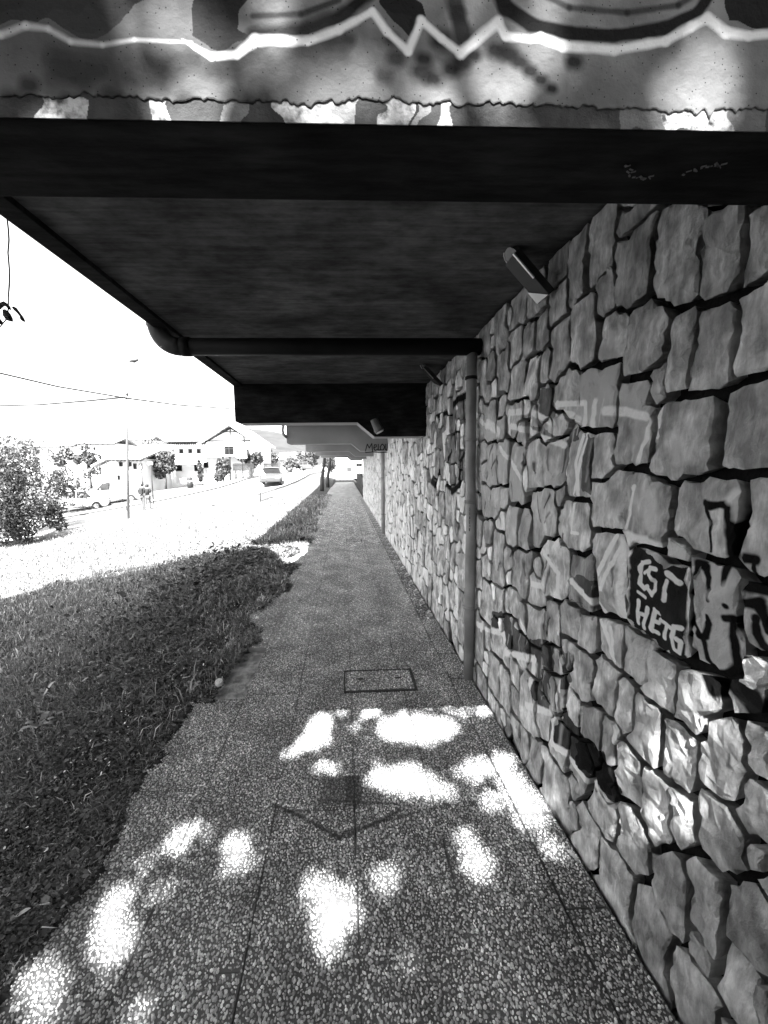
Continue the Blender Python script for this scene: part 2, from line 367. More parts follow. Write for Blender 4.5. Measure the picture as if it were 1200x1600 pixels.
def slab_mesh(name, w, l, spacing, seed, top=0.0, m=None, seg=6, base=.30):
    r = np.random.default_rng(seed)
    z = top-.003
    e = .0012
    body_v = np.array([(-w/2, -l/2, top-.042), (w/2, -l/2, top-.042), (w/2, l/2, top-.042), (-w/2, l/2, top-.042),
                       (-w/2, -l/2, z-.003), (w/2, -l/2, z-.003), (w/2, l/2, z-.003), (-w/2, l/2, z-.003),
                       (-w/2+e, -l/2+e, z), (w/2-e, -l/2+e, z), (w/2-e, l/2-e, z), (-w/2+e, l/2-e, z)])
    q = [(3, 2, 1, 0), (0, 1, 5, 4), (1, 2, 6, 5), (2, 3, 7, 6), (3, 0, 4, 7), (4, 5, 9, 8), (5, 6, 10, 9), (6, 7, 11, 10), (7, 4, 8, 11), (8, 9, 10, 11)]
    T = [t for a in q for t in ((a[0], a[1], a[2]), (a[0], a[2], a[3]))]
    nx, ny = int(w/spacing), int(l/spacing)
    gx, gy = np.meshgrid((np.arange(nx)+.5)/nx*w-w/2, (np.arange(ny)+.5)/ny*l-l/2)
    gx[1::2] += w/nx*.5
    gx = gx.ravel()+r.uniform(-.42, .42, nx*ny)*spacing; gy = gy.ravel()+r.uniform(-.42, .42, nx*ny)*spacing
    ra = spacing*r.uniform(.32, .76, nx*ny); ok = (np.abs(gx) < w/2-ra*.45) & (np.abs(gy) < l/2-ra*.45); gx, gy, ra = gx[ok], gy[ok], ra[ok]
    n = len(gx); an = r.uniform(0, 2*np.pi, n); el = r.uniform(.5, .95, n); h = ra*r.uniform(.45, .95, n)
    th = np.arange(seg)*2*np.pi/seg
    def ring(k, zz):
        a = np.cos(th)[None]*ra[:, None]*k; b = np.sin(th)[None]*(ra*el)[:, None]*k
        return np.stack([gx[:, None]+a*np.cos(an)[:, None]-b*np.sin(an)[:, None], gy[:, None]+a*np.sin(an)[:, None]+b*np.cos(an)[:, None], np.broadcast_to((z+zz)[:, None], a.shape)], -1)
    ap = np.stack([gx, gy, z+h], -1)[:, None]
    PV = np.concatenate([ring(1, h*0-.001), ring(.72, h*.68), ap], 1)      # n, 2seg+1, 3
    k = np.arange(seg); k1 = (k+1) % seg
    ft = np.concatenate([np.stack([k, k1, k1+seg], -1), np.stack([k, k1+seg, k+seg], -1), np.stack([k+seg, k1+seg, np.full(seg, 2*seg)], -1)])
    PF = (ft[None]+(np.arange(n)*(2*seg+1))[:, None, None]).reshape(-1, 3)+len(body_v)
    sh = np.r_[np.full(len(body_v), base), np.repeat(np.clip(r.lognormal(-.12, .45, n), .3, 1.9), 2*seg+1)]
    V = np.r_[body_v, PV.reshape(-1, 3)]; F = np.r_[np.array(T), PF]
    me = np_mesh(name, V, F, m or M_peb, shade=sh)
    return me
PIT = .40
def joint_x(k): return 0.025+.392*k
cols = [-3, -2, -1, 0, 1]                     # slab columns; column -3 is the ragged outer one
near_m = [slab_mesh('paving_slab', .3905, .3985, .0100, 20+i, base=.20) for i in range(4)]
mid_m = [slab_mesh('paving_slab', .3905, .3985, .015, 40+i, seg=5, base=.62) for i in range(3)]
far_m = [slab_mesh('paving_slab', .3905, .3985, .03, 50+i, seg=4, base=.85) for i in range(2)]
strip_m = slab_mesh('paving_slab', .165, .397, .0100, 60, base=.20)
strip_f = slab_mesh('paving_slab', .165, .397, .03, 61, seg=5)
missing = {(-3, 5), (-3, 6), (-3, 11), (-3, 14), (-3, 17), (-3, 20), (-3, 21), (-3, 26)}
nslab = 0; farV = []; farF = []; farS = []; fo = 0
for row in range(-2, 109):
    for c in cols+[2]:
        y0 = .71+PIT*row + (.2 if c in (-1, 1) else 0) + (.13 if c == 2 else 0)
        if c == -3: y0 = .71+PIT*row-.05+.0
        yc = y0+PIT/2
        if (c, row) in missing: continue
        if yc > 43.8: continue
        strip = c == 2
        xc = joint_x(2)+.086 if strip else joint_x(c)+.196
        dz = random.uniform(-.0025, .0025); tilt = random.uniform(-.004, .004)
        if nslab < 298 and -0.5 < yc:
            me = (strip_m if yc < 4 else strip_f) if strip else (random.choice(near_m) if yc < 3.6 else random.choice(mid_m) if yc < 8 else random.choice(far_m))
            o = link(bpy.data.objects.new('paving_slab', me)); o.parent = walkway
            o.location = (xc+random.uniform(-.001, .001), yc, dz); o.rotation_euler = (tilt, random.uniform(-.003, .003), (0 if strip else random.choice((0, math.pi)))+random.uniform(-.002, .002))
            nslab += 1
        elif yc > 1:
            w = .165 if strip else .389
            b = np.array([(xc+sx*w/2, yc+sy*.1985, dz-(.04 if k == 0 else 0)) for k in (0, 1) for sx, sy in ((-1, -1), (1, -1), (1, 1), (-1, 1))])
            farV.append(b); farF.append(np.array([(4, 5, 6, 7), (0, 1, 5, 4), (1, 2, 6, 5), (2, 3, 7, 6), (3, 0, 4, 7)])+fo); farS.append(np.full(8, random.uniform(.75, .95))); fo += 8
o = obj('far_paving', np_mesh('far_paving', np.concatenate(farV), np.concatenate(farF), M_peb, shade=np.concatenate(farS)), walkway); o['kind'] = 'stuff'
# end kerb of the walkway
struct('walkway_edge', MB().bx(-1.2, 1.1, 44.0, 44.15, -.1, .01).mesh('walkway_edge', M_kerb))

# --- recessed access covers set flush in the slabs
M_iron = mat('cover_iron', 0.035, .7, .4, 30, bump=.3)
def cover(x0, x1, y0, y1, label, full=True):
    t = thing('access_cover', label, 'manhole cover', ((x0+x1)/2, (y0+y1)/2, 0), group='covers let into the paving')
    m = MB(); w = .010; z0, z1 = -.02, .009
    m.bx(x0, x1, y0, y0+w*1.6, z0, z1); m.bx(x0, x1, y1-w, y1, z0, z1); m.bx(x0, x0+w, y0+w*1.6, y1-w, z0, z1); m.bx(x1-w*1.8, x1, y0+w*1.6, y1-w, z0, z1)
    obj('frame', m.mesh('frame', M_iron), t)
    me = slab_mesh('infill', x1-x0-2*w-.014, y1-y0-2*w-.014, .0125, 77, top=.0075); o = obj('infill', me, t, True); o.location = (-.004, .003, 0)
    if full:
        for sx in (-.27, .27):
            cx = (x0+x1)/2+sx*(x1-x0); cy = (y0+y1)/2+.01
            obj('lifting_slot', MB().box((cx, cy, .0135), (.045, .012, .006)).mesh('lifting_slot', M_iron), t)
    return t
cover(-.03, .525, 2.685, 2.99, 'rectangular iron framed pavement cover nearest the downpipe foot')
cover(.03, .37, 8.5, 8.78, 'small pebble filled cover further along the walkway by the wall', False)

# --- loose pale bits of broken concrete along the ragged edge
M_pale = mat('pale_concrete', 0.72, .9, .15, 30, bump=.4, bscale=60)
def chunk(px, py, w, d, h, rz, label):
    p = on(px, py, 2, 0); m = MB(); n = 7; r = np.random.default_rng(int(px))
    lo = []; hi = []
    for k in range(n):
        a = 2*math.pi*k/n; s = r.uniform(.75, 1.1); lo.append((w/2*s*math.cos(a), d/2*s*math.sin(a))); hi.append((w/2*s*.82*math.cos(a), d/2*s*.82*math.sin(a)))
    vs = [(x, y, -.03) for x, y in lo]+[(x, y, h*.8*r.uniform(.8, 1.1)) for x, y in lo]+[(x, y, h*r.uniform(.85, 1.1)) for x, y in hi]
    fs = [tuple(range(2*n, 3*n))]+[(j*n+k, j*n+(k+1) % n, (j+1)*n+(k+1) % n, (j+1)*n+k) for j in (0, 1) for k in range(n)]
    o = obj('concrete_chunk', m.add(vs, fs).mesh('concrete_chunk', M_pale)); o.location = (p[0], p[1], -.01); o.rotation_euler[2] = rz
    tag(o, label, 'rubble')
chunk(342, 1066, .07, .10, .025, .3, 'pale chunk of broken concrete lying in the nearest missing slab gap')
chunk(405, 953, .075, .15, .02, -.3, 'larger white concrete piece at the grass edge past the nearest gap')
chunk(402, 966, .06, .06, .02, .8, 'small white concrete crumb just before the larger white piece')
chunk(428, 911, .10, .06, .015, .1, 'thin pale concrete sliver at the second missing slab gap')

# ================================================================== canopies
M_dark = mat('shade_dark_concrete', 0.020, spec=.04, rough=.9, amt=.45, scale=3.5, bump=.35, bscale=18, bdist=.02, stain=.45, stain_scale=3, stretch=(1, 2.5, 2.5))  # darker copy of the canopy concrete; shade is in its colour
M_soffit = mat('dark_soffit', 0.10, .9, .5, 2.2, spec=.05, bump=.4, bscale=14, bdist=.02, stain=.35, stain_scale=2.4, stretch=(1, 1.7, 1))
M_light = mat('skylit_concrete', 0.27, .85, .12, 1.5, bump=.15, bscale=25, stain=.15, stain_scale=1.2)  # lighter copy for the farther canopies; their skylight is in its colour
M_fasc = mat('fascia_plaster', 0.125, .85, .28, 9, spec=.04, bump=.5, bscale=60, bdist=.006, stain=.18, stain_scale=9)
M_arris = mat('pale_bounce_light', 0.42, .8, .15, 4)
# pits in the plaster: black pinholes
def pits(m):
    n = m.node_tree; b = n.nodes['Principled BSDF']; src = color_out(m)
    geo = n.nodes.new('ShaderNodeNewGeometry'); vo = n.nodes.new('ShaderNodeTexVoronoi'); vo.inputs['Scale'].default_value = 105
    n.links.new(geo.outputs['Position'], vo.inputs['Vector'])
    mr = n.nodes.new('ShaderNodeMapRange'); mr.inputs[1].default_value = .07; mr.inputs[2].default_value = .14; mr.inputs[3].default_value = .12; mr.inputs[4].default_value = 1
    n.links.new(vo.outputs['Distance'], mr.inputs[0])
    mu = n.nodes.new('ShaderNodeMath'); mu.operation = 'MULTIPLY'; n.links.new(src, mu.inputs[0]); n.links.new(mr.outputs[0], mu.inputs[1]); n.links.new(mu.outputs[0], b.inputs['Base Color'])
BY0, BY1 = .667, .838
fcv = Canvas(-1.32, 1.0, 2.18, 2.75, .0012)
def FP(px, py): p = on(px, py, 1, BY0-.0045); return (p[0], p[2])
_K = 1
def fs(pts, w, v, soft=.5, op=1.0): fcv.stroke([FP(*p) for p in pts], (np.array(w) if not np.isscalar(w) else w)*(.00070 if v == WH else .00056), v, soft, op)
BK, WH = .006, .50
# black swoops of the big throw-up above the white outline
fcv.poly([FP(*p) for p in [(-60, -200), (370, -200), (330, -30), (205, 5), (190, 40), (150, 62), (110, 55), (75, 30), (30, 35), (-60, 50)]], BK, .995, .004)
fcv.poly([FP(*p) for p in [(305, -60), (395, -20), (372, 40), (395, 60), (360, 78), (330, 80), (300, 55)]], BK, .99, .004)
fs([(395, 55), (480, 48), (535, 25), (575, -10), (600, -60)], 18, BK)
fs([(395, 25), (470, 22), (530, 0)], 7, BK, .5, .8)
fcv.poly([FP(*p) for p in [(610, -30), (660, 0), (665, 25), (640, 60), (610, 30), (590, 0)]], BK, .98, .004)
fs([(705, -40), (715, 20), (725, 60)], 24, BK, .4, .9)
fs([(770, -40), (790, 10), (830, 38), (890, 52), (960, 56), (1040, 45), (1090, 20), (1125, -30)], [20, 22, 18, 17, 17, 18, 16, 14], BK, .25)
fs([(835, -15), (890, 12), (980, 20), (1060, 8), (1110, -25)], 8, BK, .5, .75)
fcv.poly([FP(*p) for p in [(1130, -60), (1300, -60), (1300, 40), (1180, 42), (1140, 30)]], BK, .99, .004)
# soft black blotches below the outline: tree shade painted into the colour
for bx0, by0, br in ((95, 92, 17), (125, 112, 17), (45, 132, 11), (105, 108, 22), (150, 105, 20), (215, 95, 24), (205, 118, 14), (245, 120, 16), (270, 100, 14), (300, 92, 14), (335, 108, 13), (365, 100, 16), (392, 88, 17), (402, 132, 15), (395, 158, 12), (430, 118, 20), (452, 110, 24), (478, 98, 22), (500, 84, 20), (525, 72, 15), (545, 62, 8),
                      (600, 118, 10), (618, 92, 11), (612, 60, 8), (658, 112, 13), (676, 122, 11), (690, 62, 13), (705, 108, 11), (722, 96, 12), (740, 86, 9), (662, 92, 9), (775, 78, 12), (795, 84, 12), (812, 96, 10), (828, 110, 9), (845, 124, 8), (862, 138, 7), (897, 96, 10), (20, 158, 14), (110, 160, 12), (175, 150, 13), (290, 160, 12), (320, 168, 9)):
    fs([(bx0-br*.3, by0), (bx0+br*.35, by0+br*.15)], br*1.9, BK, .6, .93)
for q, w in (([(-40, 90), (100, 70), (250, 90), (400, 110)], 125), ([(420, 130), (520, 100), (600, 100)], 80)):  # wide dark washes painting shade over the left plaster
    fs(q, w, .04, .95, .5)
# the white outline
fs([(-40, 62), (0, 55), (40, 40), (75, 45), (110, 65), (160, 70), (210, 62), (300, 66)], [8, 8, 8, 7, 7, 6, 5, 3], .42, .7, .6)
fs([(285, 62), (305, 74), (330, 88), (370, 86), (400, 62), (480, 64), (530, 46), (582, 18)], [2, 5, 7, 7, 10, 8, 8, 6], WH)
fs([(582, 18), (605, 50), (638, 80)], 7, WH); fs([(638, 80), (658, 32)], 8, WH); fs([(658, 32), (690, 60), (720, 84)], 7, WH); fs([(720, 84), (778, 34)], 10, WH)
fs([(778, 34), (790, 56), (830, 62), (845, 58), (880, 72), (960, 78), (1040, 64), (1080, 42), (1105, 28), (1135, 50), (1170, 56), (1230, 50)], [8, 8, 7, 9, 9, 9, 9, 9, 10, 10, 9, 8], WH)
paint_on(M_fasc, fcv, (0, 2), 'fascia_paint_shade', .04); pits(M_fasc)

HX0, HX1 = .165, .370
def beam_poly(x0=EDGEX, x1=WALLX+.02, z=BEAMZ, zh=2.03, top=CEIL+.25):
    return [(x0, z+.02), (x0+.05, z), (HX0, z), (HX1, zh), (x1, zh), (x1, top), (x0, top)]
# --- the near canopy
can = thing('concrete_canopy', 'dark concrete canopy nearest the camera with sprayed plaster fascia', 'canopy', (0, BY0, CEIL), group='concrete canopies along the wall')
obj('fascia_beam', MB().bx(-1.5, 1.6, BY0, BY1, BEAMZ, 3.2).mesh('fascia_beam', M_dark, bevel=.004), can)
# ragged plaster edge and the lip below, coloured dark for the shadow gap
n = 900; xs = np.linspace(-1.45, 1.5, n)
ragged = 2.230+.0025*(vnoise(xs, xs*0, 12, 1)-.5)*2+.0025*(vnoise(xs, xs*0, 75, 2)-.5)*2+.0028*(vnoise(xs, xs*0, 190, 4)-.5)*2
for px, w, dn in ((1090, 10, .016), (1110, 8, .02), (1148, 8, .006), (1046, 9, .010), (480, 20, .006), (560, 25, -.010), (130, 18, -.006), (620, 14, -.008), (700, 14, -.012), (300, 16, -.004)):
    x = FP(px, 165)[0]; ragged -= dn*.6*np.exp(-((xs-x)/(w*.0007))**2)
zt = 3.15; V = []; F = []
for x, z in zip(xs, ragged):
    V += [(x, BY0-.0006, z), (x, BY0-.0038, z+.0005), (x, BY0-.0045, z+.002), (x, BY0-.0045, 2.42), (x, BY0-.0045, zt)]
for k in range(n-1):
    for j in range(4): F.append((k*5+j, k*5+5+j, k*5+6+j, k*5+1+j))
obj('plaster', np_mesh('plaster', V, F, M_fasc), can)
lip_m = mat('lip_shadow_gap', 0.04, .9, .5, 18, bump=.6, bscale=40, bdist=.01, stain=.6, stain_scale=12, stretch=(1, 1, .3))
lcv = Canvas(-1.4, 1.4, 2.18, 2.30, .0015)  # pale patches paint sun spots onto the lip
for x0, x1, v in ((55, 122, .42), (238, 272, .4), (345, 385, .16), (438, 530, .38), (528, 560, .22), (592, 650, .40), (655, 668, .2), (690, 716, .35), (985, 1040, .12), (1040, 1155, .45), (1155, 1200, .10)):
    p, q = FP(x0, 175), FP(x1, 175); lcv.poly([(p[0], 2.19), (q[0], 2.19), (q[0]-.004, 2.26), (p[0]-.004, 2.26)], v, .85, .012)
paint_on(lip_m, lcv, (0, 2), 'lip_sun_patches', 2.2)
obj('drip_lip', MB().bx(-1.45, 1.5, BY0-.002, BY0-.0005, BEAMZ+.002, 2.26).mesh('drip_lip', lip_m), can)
# old flaked arcs of paint under the beam
for A, B in (((980, 258), (1020, 275)), ((1070, 272), (1130, 258))):
    p = on(*A, 2, BEAMZ-.002); q = on(*B, 2, BEAMZ-.002); m = MB(); r = random.Random(3)
    for k in range(14):
        t = k/13; c = p*(1-t)+q*t; c[1] += .012*math.sin(t*3.1)*(1 if A[0] < 1000 else -1)
        m.box((c[0]+r.uniform(-.004, .004), c[1]+r.uniform(-.004, .004), BEAMZ-.003), (.008*r.uniform(.3, 1.2), .003*r.uniform(.3, 1.2), .0015), r.uniform(-1, 1))
    obj('flaked_paint', m.mesh('flaked_paint', mat('old_paint_flake', .16, .9) if 'old_paint_flake' not in bpy.data.materials else bpy.data.materials['old_paint_flake']), can)
B2 = [4.676, 8.78, 13.0, 17.3, 21.5]; BT = .26
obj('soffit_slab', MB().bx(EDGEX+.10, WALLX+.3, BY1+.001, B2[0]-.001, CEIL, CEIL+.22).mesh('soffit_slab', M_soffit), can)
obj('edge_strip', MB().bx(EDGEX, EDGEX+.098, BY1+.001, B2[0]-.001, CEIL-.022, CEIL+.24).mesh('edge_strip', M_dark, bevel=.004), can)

def end_beam(parent, y, m, ma):
    P = beam_poly(); obj('end_beam', MB().prism(P, y, y+BT, 1).mesh('end_beam', m, bevel=.003), parent)
    # the underside skin, coloured lighter to stand for light bounced off the ground
    s = MB(); t = .004
    for (a, b) in (((EDGEX+.055, BEAMZ), (HX0, BEAMZ)), ((HX0, BEAMZ), (HX1, 2.03)), ((HX1, 2.03), (WALLX-.03, 2.03))):
        s.prism([(a[0], a[1]-.001), (b[0], b[1]-.001), (b[0], b[1]-t-.001), (a[0], a[1]-t-.001)], y-.004, y+BT+.002, 1)
    obj('lit_underside_strip', s.mesh('lit_underside_strip', ma), parent)
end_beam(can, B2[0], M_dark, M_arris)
names = ['grey concrete canopy with black graffiti tag on its end beam', 'grey canopy just behind the tagged beam, third from the camera', 'grey canopy fourth from the camera, before the last one', 'farthest grey canopy at the open end of the walkway']
bays = []
for i in range(4):
    y0, y1 = B2[i]+BT, B2[i+1]
    t = thing('concrete_canopy', names[i], 'canopy', (0, y0, CEIL), group='concrete canopies along the wall')
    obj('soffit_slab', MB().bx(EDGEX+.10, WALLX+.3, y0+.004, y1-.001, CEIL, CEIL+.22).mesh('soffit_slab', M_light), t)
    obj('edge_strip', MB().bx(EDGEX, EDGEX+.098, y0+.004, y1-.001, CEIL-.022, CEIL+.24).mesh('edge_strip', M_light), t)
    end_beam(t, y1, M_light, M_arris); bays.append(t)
# thin gutter bracket at the left end of the tagged beam
gm = mat('zinc', .16, .5, .3, 8, metal=.6)
o = obj('gutter_bend', MB().tube([(EDGEX-.05, 8.70, 2.62), (EDGEX-.07, 8.70, 2.50), (EDGEX-.05, 8.70, 2.40), (EDGEX+.02, 8.70, 2.34)], .03, 8).mesh('gutter_bend', gm, True), bays[0])

# handwriting: ribbons of paint a hair proud of the surface
def ribbon2(pts, w, put):
    """pts: 2-D polyline; put(u, v) -> 3-D; flat strokes with round joins"""
    m = MB(); P = [Vector(p) for p in pts]
    for k in range(len(P)-1):
        d = (P[k+1]-P[k]); 
        if d.length < 1e-6: continue
        d.normalize(); nn = Vector((-d.y, d.x))*w/2; a, b = P[k]-d*w*.3, P[k+1]+d*w*.3
        m.add([put(*(a+nn), k), put(*(b+nn), k), put(*(b-nn), k), put(*(a-nn), k)], [(0, 1, 2, 3)])
    return m
M_ink = mat('black_spray', .012, .6, .2, 20)
def mp(px, py): p = on(px, py, 1, B2[1]-.003); return (p[0], p[2])
word = MB()
glyphs = [[(571, 705), (573, 697), (574, 694), (577, 700), (581, 693), (582, 705)],
          [(584, 700), (588, 698), (588, 695), (585, 695), (584, 700), (586, 704), (590, 702)],
          [(591, 694), (591, 703), (594, 703)],
          [(597, 694), (594, 698), (595, 703), (599, 703), (601, 698), (598, 694), (596, 695)],
          [(602, 694), (602, 702), (604, 704), (605, 699), (605, 694), (606, 700), (609, 703)],
          [(571, 707), (582, 706), (592, 707), (604, 706.5)]]
for gl in glyphs:
    mm = ribbon2([mp(*q) for q in gl], .022, lambda u, v, k: (u, B2[1]-.003-.0004*k, v)); word.add(mm.v, mm.f)
obj('graffiti_tag', word.mesh('graffiti_tag', M_ink), bays[0])

# --- the building above: upper wall and wide eaves (unseen; eaves shaped and extended to shade grass and walkway)
bld = thing('building', 'unseen upper storey above the canopies, its wide eaves shaped to cast shade', 'building', (3, 12, CEIL+.26))
M_pl = mat('upper_render', .5, .9, .1, 2)
obj('wall', MB().bx(1.35, 9, 1.2, 38.5, CEIL+.26, 5.75).mesh('wall', M_pl), bld)
obj('wall', MB().bx(1.32, 9, 1.2, 22.0, -.1, CEIL+.25).mesh('wall', M_pl), bld)
obj('wall', MB().bx(1.95, 9, 22.0, 38.5, -.1, CEIL+.25).mesh('wall', M_pl), bld)
obj('eaves', MB().bx(-3.25, 9.4, 3.68, 39.0, 5.75, 5.95).mesh('eaves', mat('shade_eaves_boards', .3, .9, .1, 2)), bld)  # reach chosen to set where the shade falls
for k in range(9):
    y = 4+3.8*k; w = obj('window', MB().bx(1.30, 1.34, y, y+1.5, 3.9, 5.1).mesh('window', mat('window_paint', .6, .6) if k == 0 else bpy.data.materials['window_paint']), bld)
    obj('pane', MB().bx(1.285, 1.298, y+.08, y+1.42, 3.98, 5.02).mesh('pane', mat('pane_glass', .008, .3, spec=.08) if k == 0 else bpy.data.materials['pane_glass']), w)

# ================================================================== stone wall
M_mortar = mat('deep_mortar', .010, spec=.02, rough=.95, amt=.4, scale=12, bump=.8, bscale=40)
M_stone = attr_shade(mat('rubble_stone', .66, .85, .38, 16, bump=1.0, bscale=42, bdist=.028, brough=.78, rand=.20, stain=.42, stain_scale=8, spec=.06, stretch=(1, 1, .7), detail=12))
def streaks(m, lo=.62, scale=(1, 55, 7)):
    n = m.node_tree; b = n.nodes['Principled BSDF']; src = color_out(m)
    geo = n.nodes.new('ShaderNodeNewGeometry'); mp = n.nodes.new('ShaderNodeMapping'); mp.inputs['Scale'].default_value = scale
    n.links.new(geo.outputs['Position'], mp.inputs['Vector']); tx = n.nodes.new('ShaderNodeTexNoise'); tx.inputs['Scale'].default_value = 1; tx.inputs['Detail'].default_value = 7; tx.inputs['Roughness'].default_value = .65
    n.links.new(mp.outputs[0], tx.inputs['Vector']); mr = n.nodes.new('ShaderNodeMapRange'); mr.inputs[1].default_value = .34; mr.inputs[2].default_value = .62; mr.inputs[3].default_value = lo; mr.inputs[4].default_value = 1.18
    n.links.new(tx.outputs[0], mr.inputs[0]); mu = n.nodes.new('ShaderNodeMath'); mu.operation = 'MULTIPLY'; n.links.new(src, mu.inputs[0]); n.links.new(mr.outputs[0], mu.inputs[1]); n.links.new(mu.outputs[0], b.inputs['Base Color'])
streaks(M_stone, .72, (1, 50, 12))
M_stonef = attr_shade(mat('rubble_stone_far', .74, spec=.06, rough=.85, amt=.22, scale=9, bump=.5, bscale=30, bdist=.012, stain=.2, stain_scale=8))
def WPt(px, py): p = on(px, py, 0, WALLX-.0); return (p[1], p[2])
wcv = Canvas(.55, 5.6, 0.0, 2.75, .002)
def ws(pts, w, v, soft=.3, op=1.0):
    P = [WPt(*p) for p in pts]; w = [w]*len(P) if np.isscalar(w) else w
    wcv.stroke(P, [a*max(.6, p[0])/600*.5*(2.05 if v > .8 else 1.5) for a, p in zip(w, P)], v, soft, op)
def z2(pts): return [(720+x/2.5, 600+y/2.5) for x, y in pts]
def z3(pts): return [(900+x/3.2, 1100+y/3.2) for x, y in pts]
def z8(pts): return [(640+x/6.667, 540+y/6.667) for x, y in pts]
def za(pts): return [(740+x/5.332, 560+y/5.333) for x, y in pts]
def zb(pts): return [(740+x/4, 840+y/4) for x, y in pts]
def zc(pts): return [(960+x/4.444, 740+y/4.444) for x, y in pts]
def wp(pts, v, op=.95): wcv.poly([WPt(*p) for p in pts], v, op, .008)
WB, WW = .006, .95
# pale overspray and dirty fills
ws(za([(1000, 180), (1100, 150), (1173, 180)]), 40, .55, .9, .8); ws(za([(900, 250), (1000, 330)]), 30, .5, .9, .6)
ws(za([(900, 430), (1060, 500)]), 30, .5, .9, .55)
ws(z2([(600, 40), (690, 60), (720, 110)]), 26, .6, .9, .7); ws(z2([(700, 160), (680, 330)]), 18, .55, .9, .6)
for q in ([(110, 840), (150, 1000)], [(170, 620), (120, 640)], [(220, 700), (240, 990)], [(300, 900), (350, 1090)], [(620, 900), (690, 1040)], [(230, 1130), (240, 1300)], [(350, 1150), (330, 1500)], [(450, 1200), (440, 1500)], [(60, 1100), (50, 1330)], [(80, 560), (90, 740)], [(190, 560), (190, 780)]):
    ws(za(q), 14, .55, .9, .75)
# dark fills
wp(zb([(100, 455), (215, 470), (250, 560), (360, 640), (480, 640), (500, 700), (470, 1080), (390, 1060), (360, 930), (380, 760), (290, 730), (200, 710), (190, 590), (110, 570)]), .02, .85)
wp(zb([(530, 380), (745, 440), (620, 400)]), WB, .8)
wp(zb([(500, 1230), (560, 1060), (700, 1240), (800, 1330), (880, 1420), (880, 1600), (745, 1600), (720, 1520), (600, 1400), (520, 1310)]), WB, .92)
wp(zb([(530, 700), (610, 720), (620, 880), (560, 960), (520, 940)]), .02, .8)
wp(zb([(610, 240), (740, 250), (745, 410), (680, 340)]), .03, .75)
wp(za([(540, 250), (680, 250), (670, 540), (540, 460)]), .03, .75)
wp(za([(760, 600), (890, 540), (830, 690), (760, 720)]), WB, .85)
wp(za([(900, 620), (975, 640), (970, 1160), (890, 1110)]), .03, .75)
wp(za([(460, 580), (560, 560), (740, 680), (580, 670)]), WB, .75)
# washes of pale paint under the letters
for q, w in (([(60, 600), (140, 700), (220, 900)], 60), ([(250, 750), (380, 900), (360, 1120)], 60), ([(600, 720), (680, 950)], 55), ([(120, 900), (140, 1000)], 50), ([(430, 1150), (560, 1350)], 50), ([(90, 1200), (240, 1400)], 50)): ws(za(q), w, .62, .95, .32)
ws(z2([(640, 480), (720, 420)]), 30, .62, .9, .45); ws(z2([(640, 1010), (760, 1180), (900, 1260)]), 40, .74, .95, .45); ws(z2([(700, 1380), (870, 1500)]), 40, .7, .95, .4)
# layers of older, half-worn tags: short pale and dark runs following the stones
rp_ = np.random.default_rng(91)
for _ in range(95):
    y_, z_ = rp_.uniform(1.25, 2.75), rp_.uniform(.45, 1.95); l_ = rp_.uniform(.05, .20); wd = rp_.uniform(.003, .011)
    wcv.stroke([(y_, z_), (y_+rp_.normal(0, .018), z_-l_)], [wd, wd*.6], rp_.uniform(.5, .9), .8, rp_.uniform(.35, .8))
for _ in range(45):
    y_, z_ = rp_.uniform(1.2, 2.8), rp_.uniform(.4, 1.9); l_ = rp_.uniform(.04, .16); wd = rp_.uniform(.004, .016)
    wcv.stroke([(y_, z_), (y_+rp_.normal(0, .03), z_-l_)], [wd, wd*.5], .01, .7, rp_.uniform(.5, .9))
for _ in range(26):
    y_, z_ = rp_.uniform(2.9, 5.4), rp_.uniform(.3, 1.9); l_ = rp_.uniform(.05, .25); wd = rp_.uniform(.006, .02)
    wcv.stroke([(y_, z_), (y_+rp_.normal(0, .04), z_-l_)], [wd, wd*.5], rp_.choice([.02, .8]), .8, rp_.uniform(.3, .7))
# the black stone carrying two words
wp(zc([(115, 480), (200, 500), (330, 640), (505, 640), (500, 1000), (470, 1290), (430, 1310), (120, 1040), (70, 1000)]), .008, .97)
ws(zc([(520, 640), (510, 900), (490, 1330)]), 5, WW); ws(zc([(100, 430), (220, 480), (340, 520)]), [8, 10, 7], WW)
wp(zc([(380, 450), (500, 500), (500, 620), (360, 590)]), .72, .9)
L = lambda pts, w=5.5: ws(zc(pts), w*.70, .90, .12)
L([(245, 612), (200, 618), (175, 680), (178, 760), (205, 800), (230, 785)]); L([(205, 690), (235, 670)], 4)
L([(290, 665), (250, 655), (238, 700), (275, 750), (285, 810), (262, 840), (232, 800)])
L([(375, 695), (425, 745), (455, 760)], 7); L([(372, 745), (335, 880)])
L([(165, 820), (215, 860)], 4)
L([(168, 885), (160, 1035)], 6); L([(225, 935), (198, 1070)], 6); L([(165, 965), (215, 990)])
L([(272, 945), (252, 1090)], 6); L([(272, 950), (312, 980)]); L([(262, 1020), (298, 1035)]); L([(252, 1085), (292, 1108)])
L([(308, 1015), (385, 1075)]); L([(348, 1050), (332, 1140)])
L([(455, 1075), (405, 1065), (385, 1140), (395, 1220), (430, 1245), (445, 1170), (415, 1150)], 6)
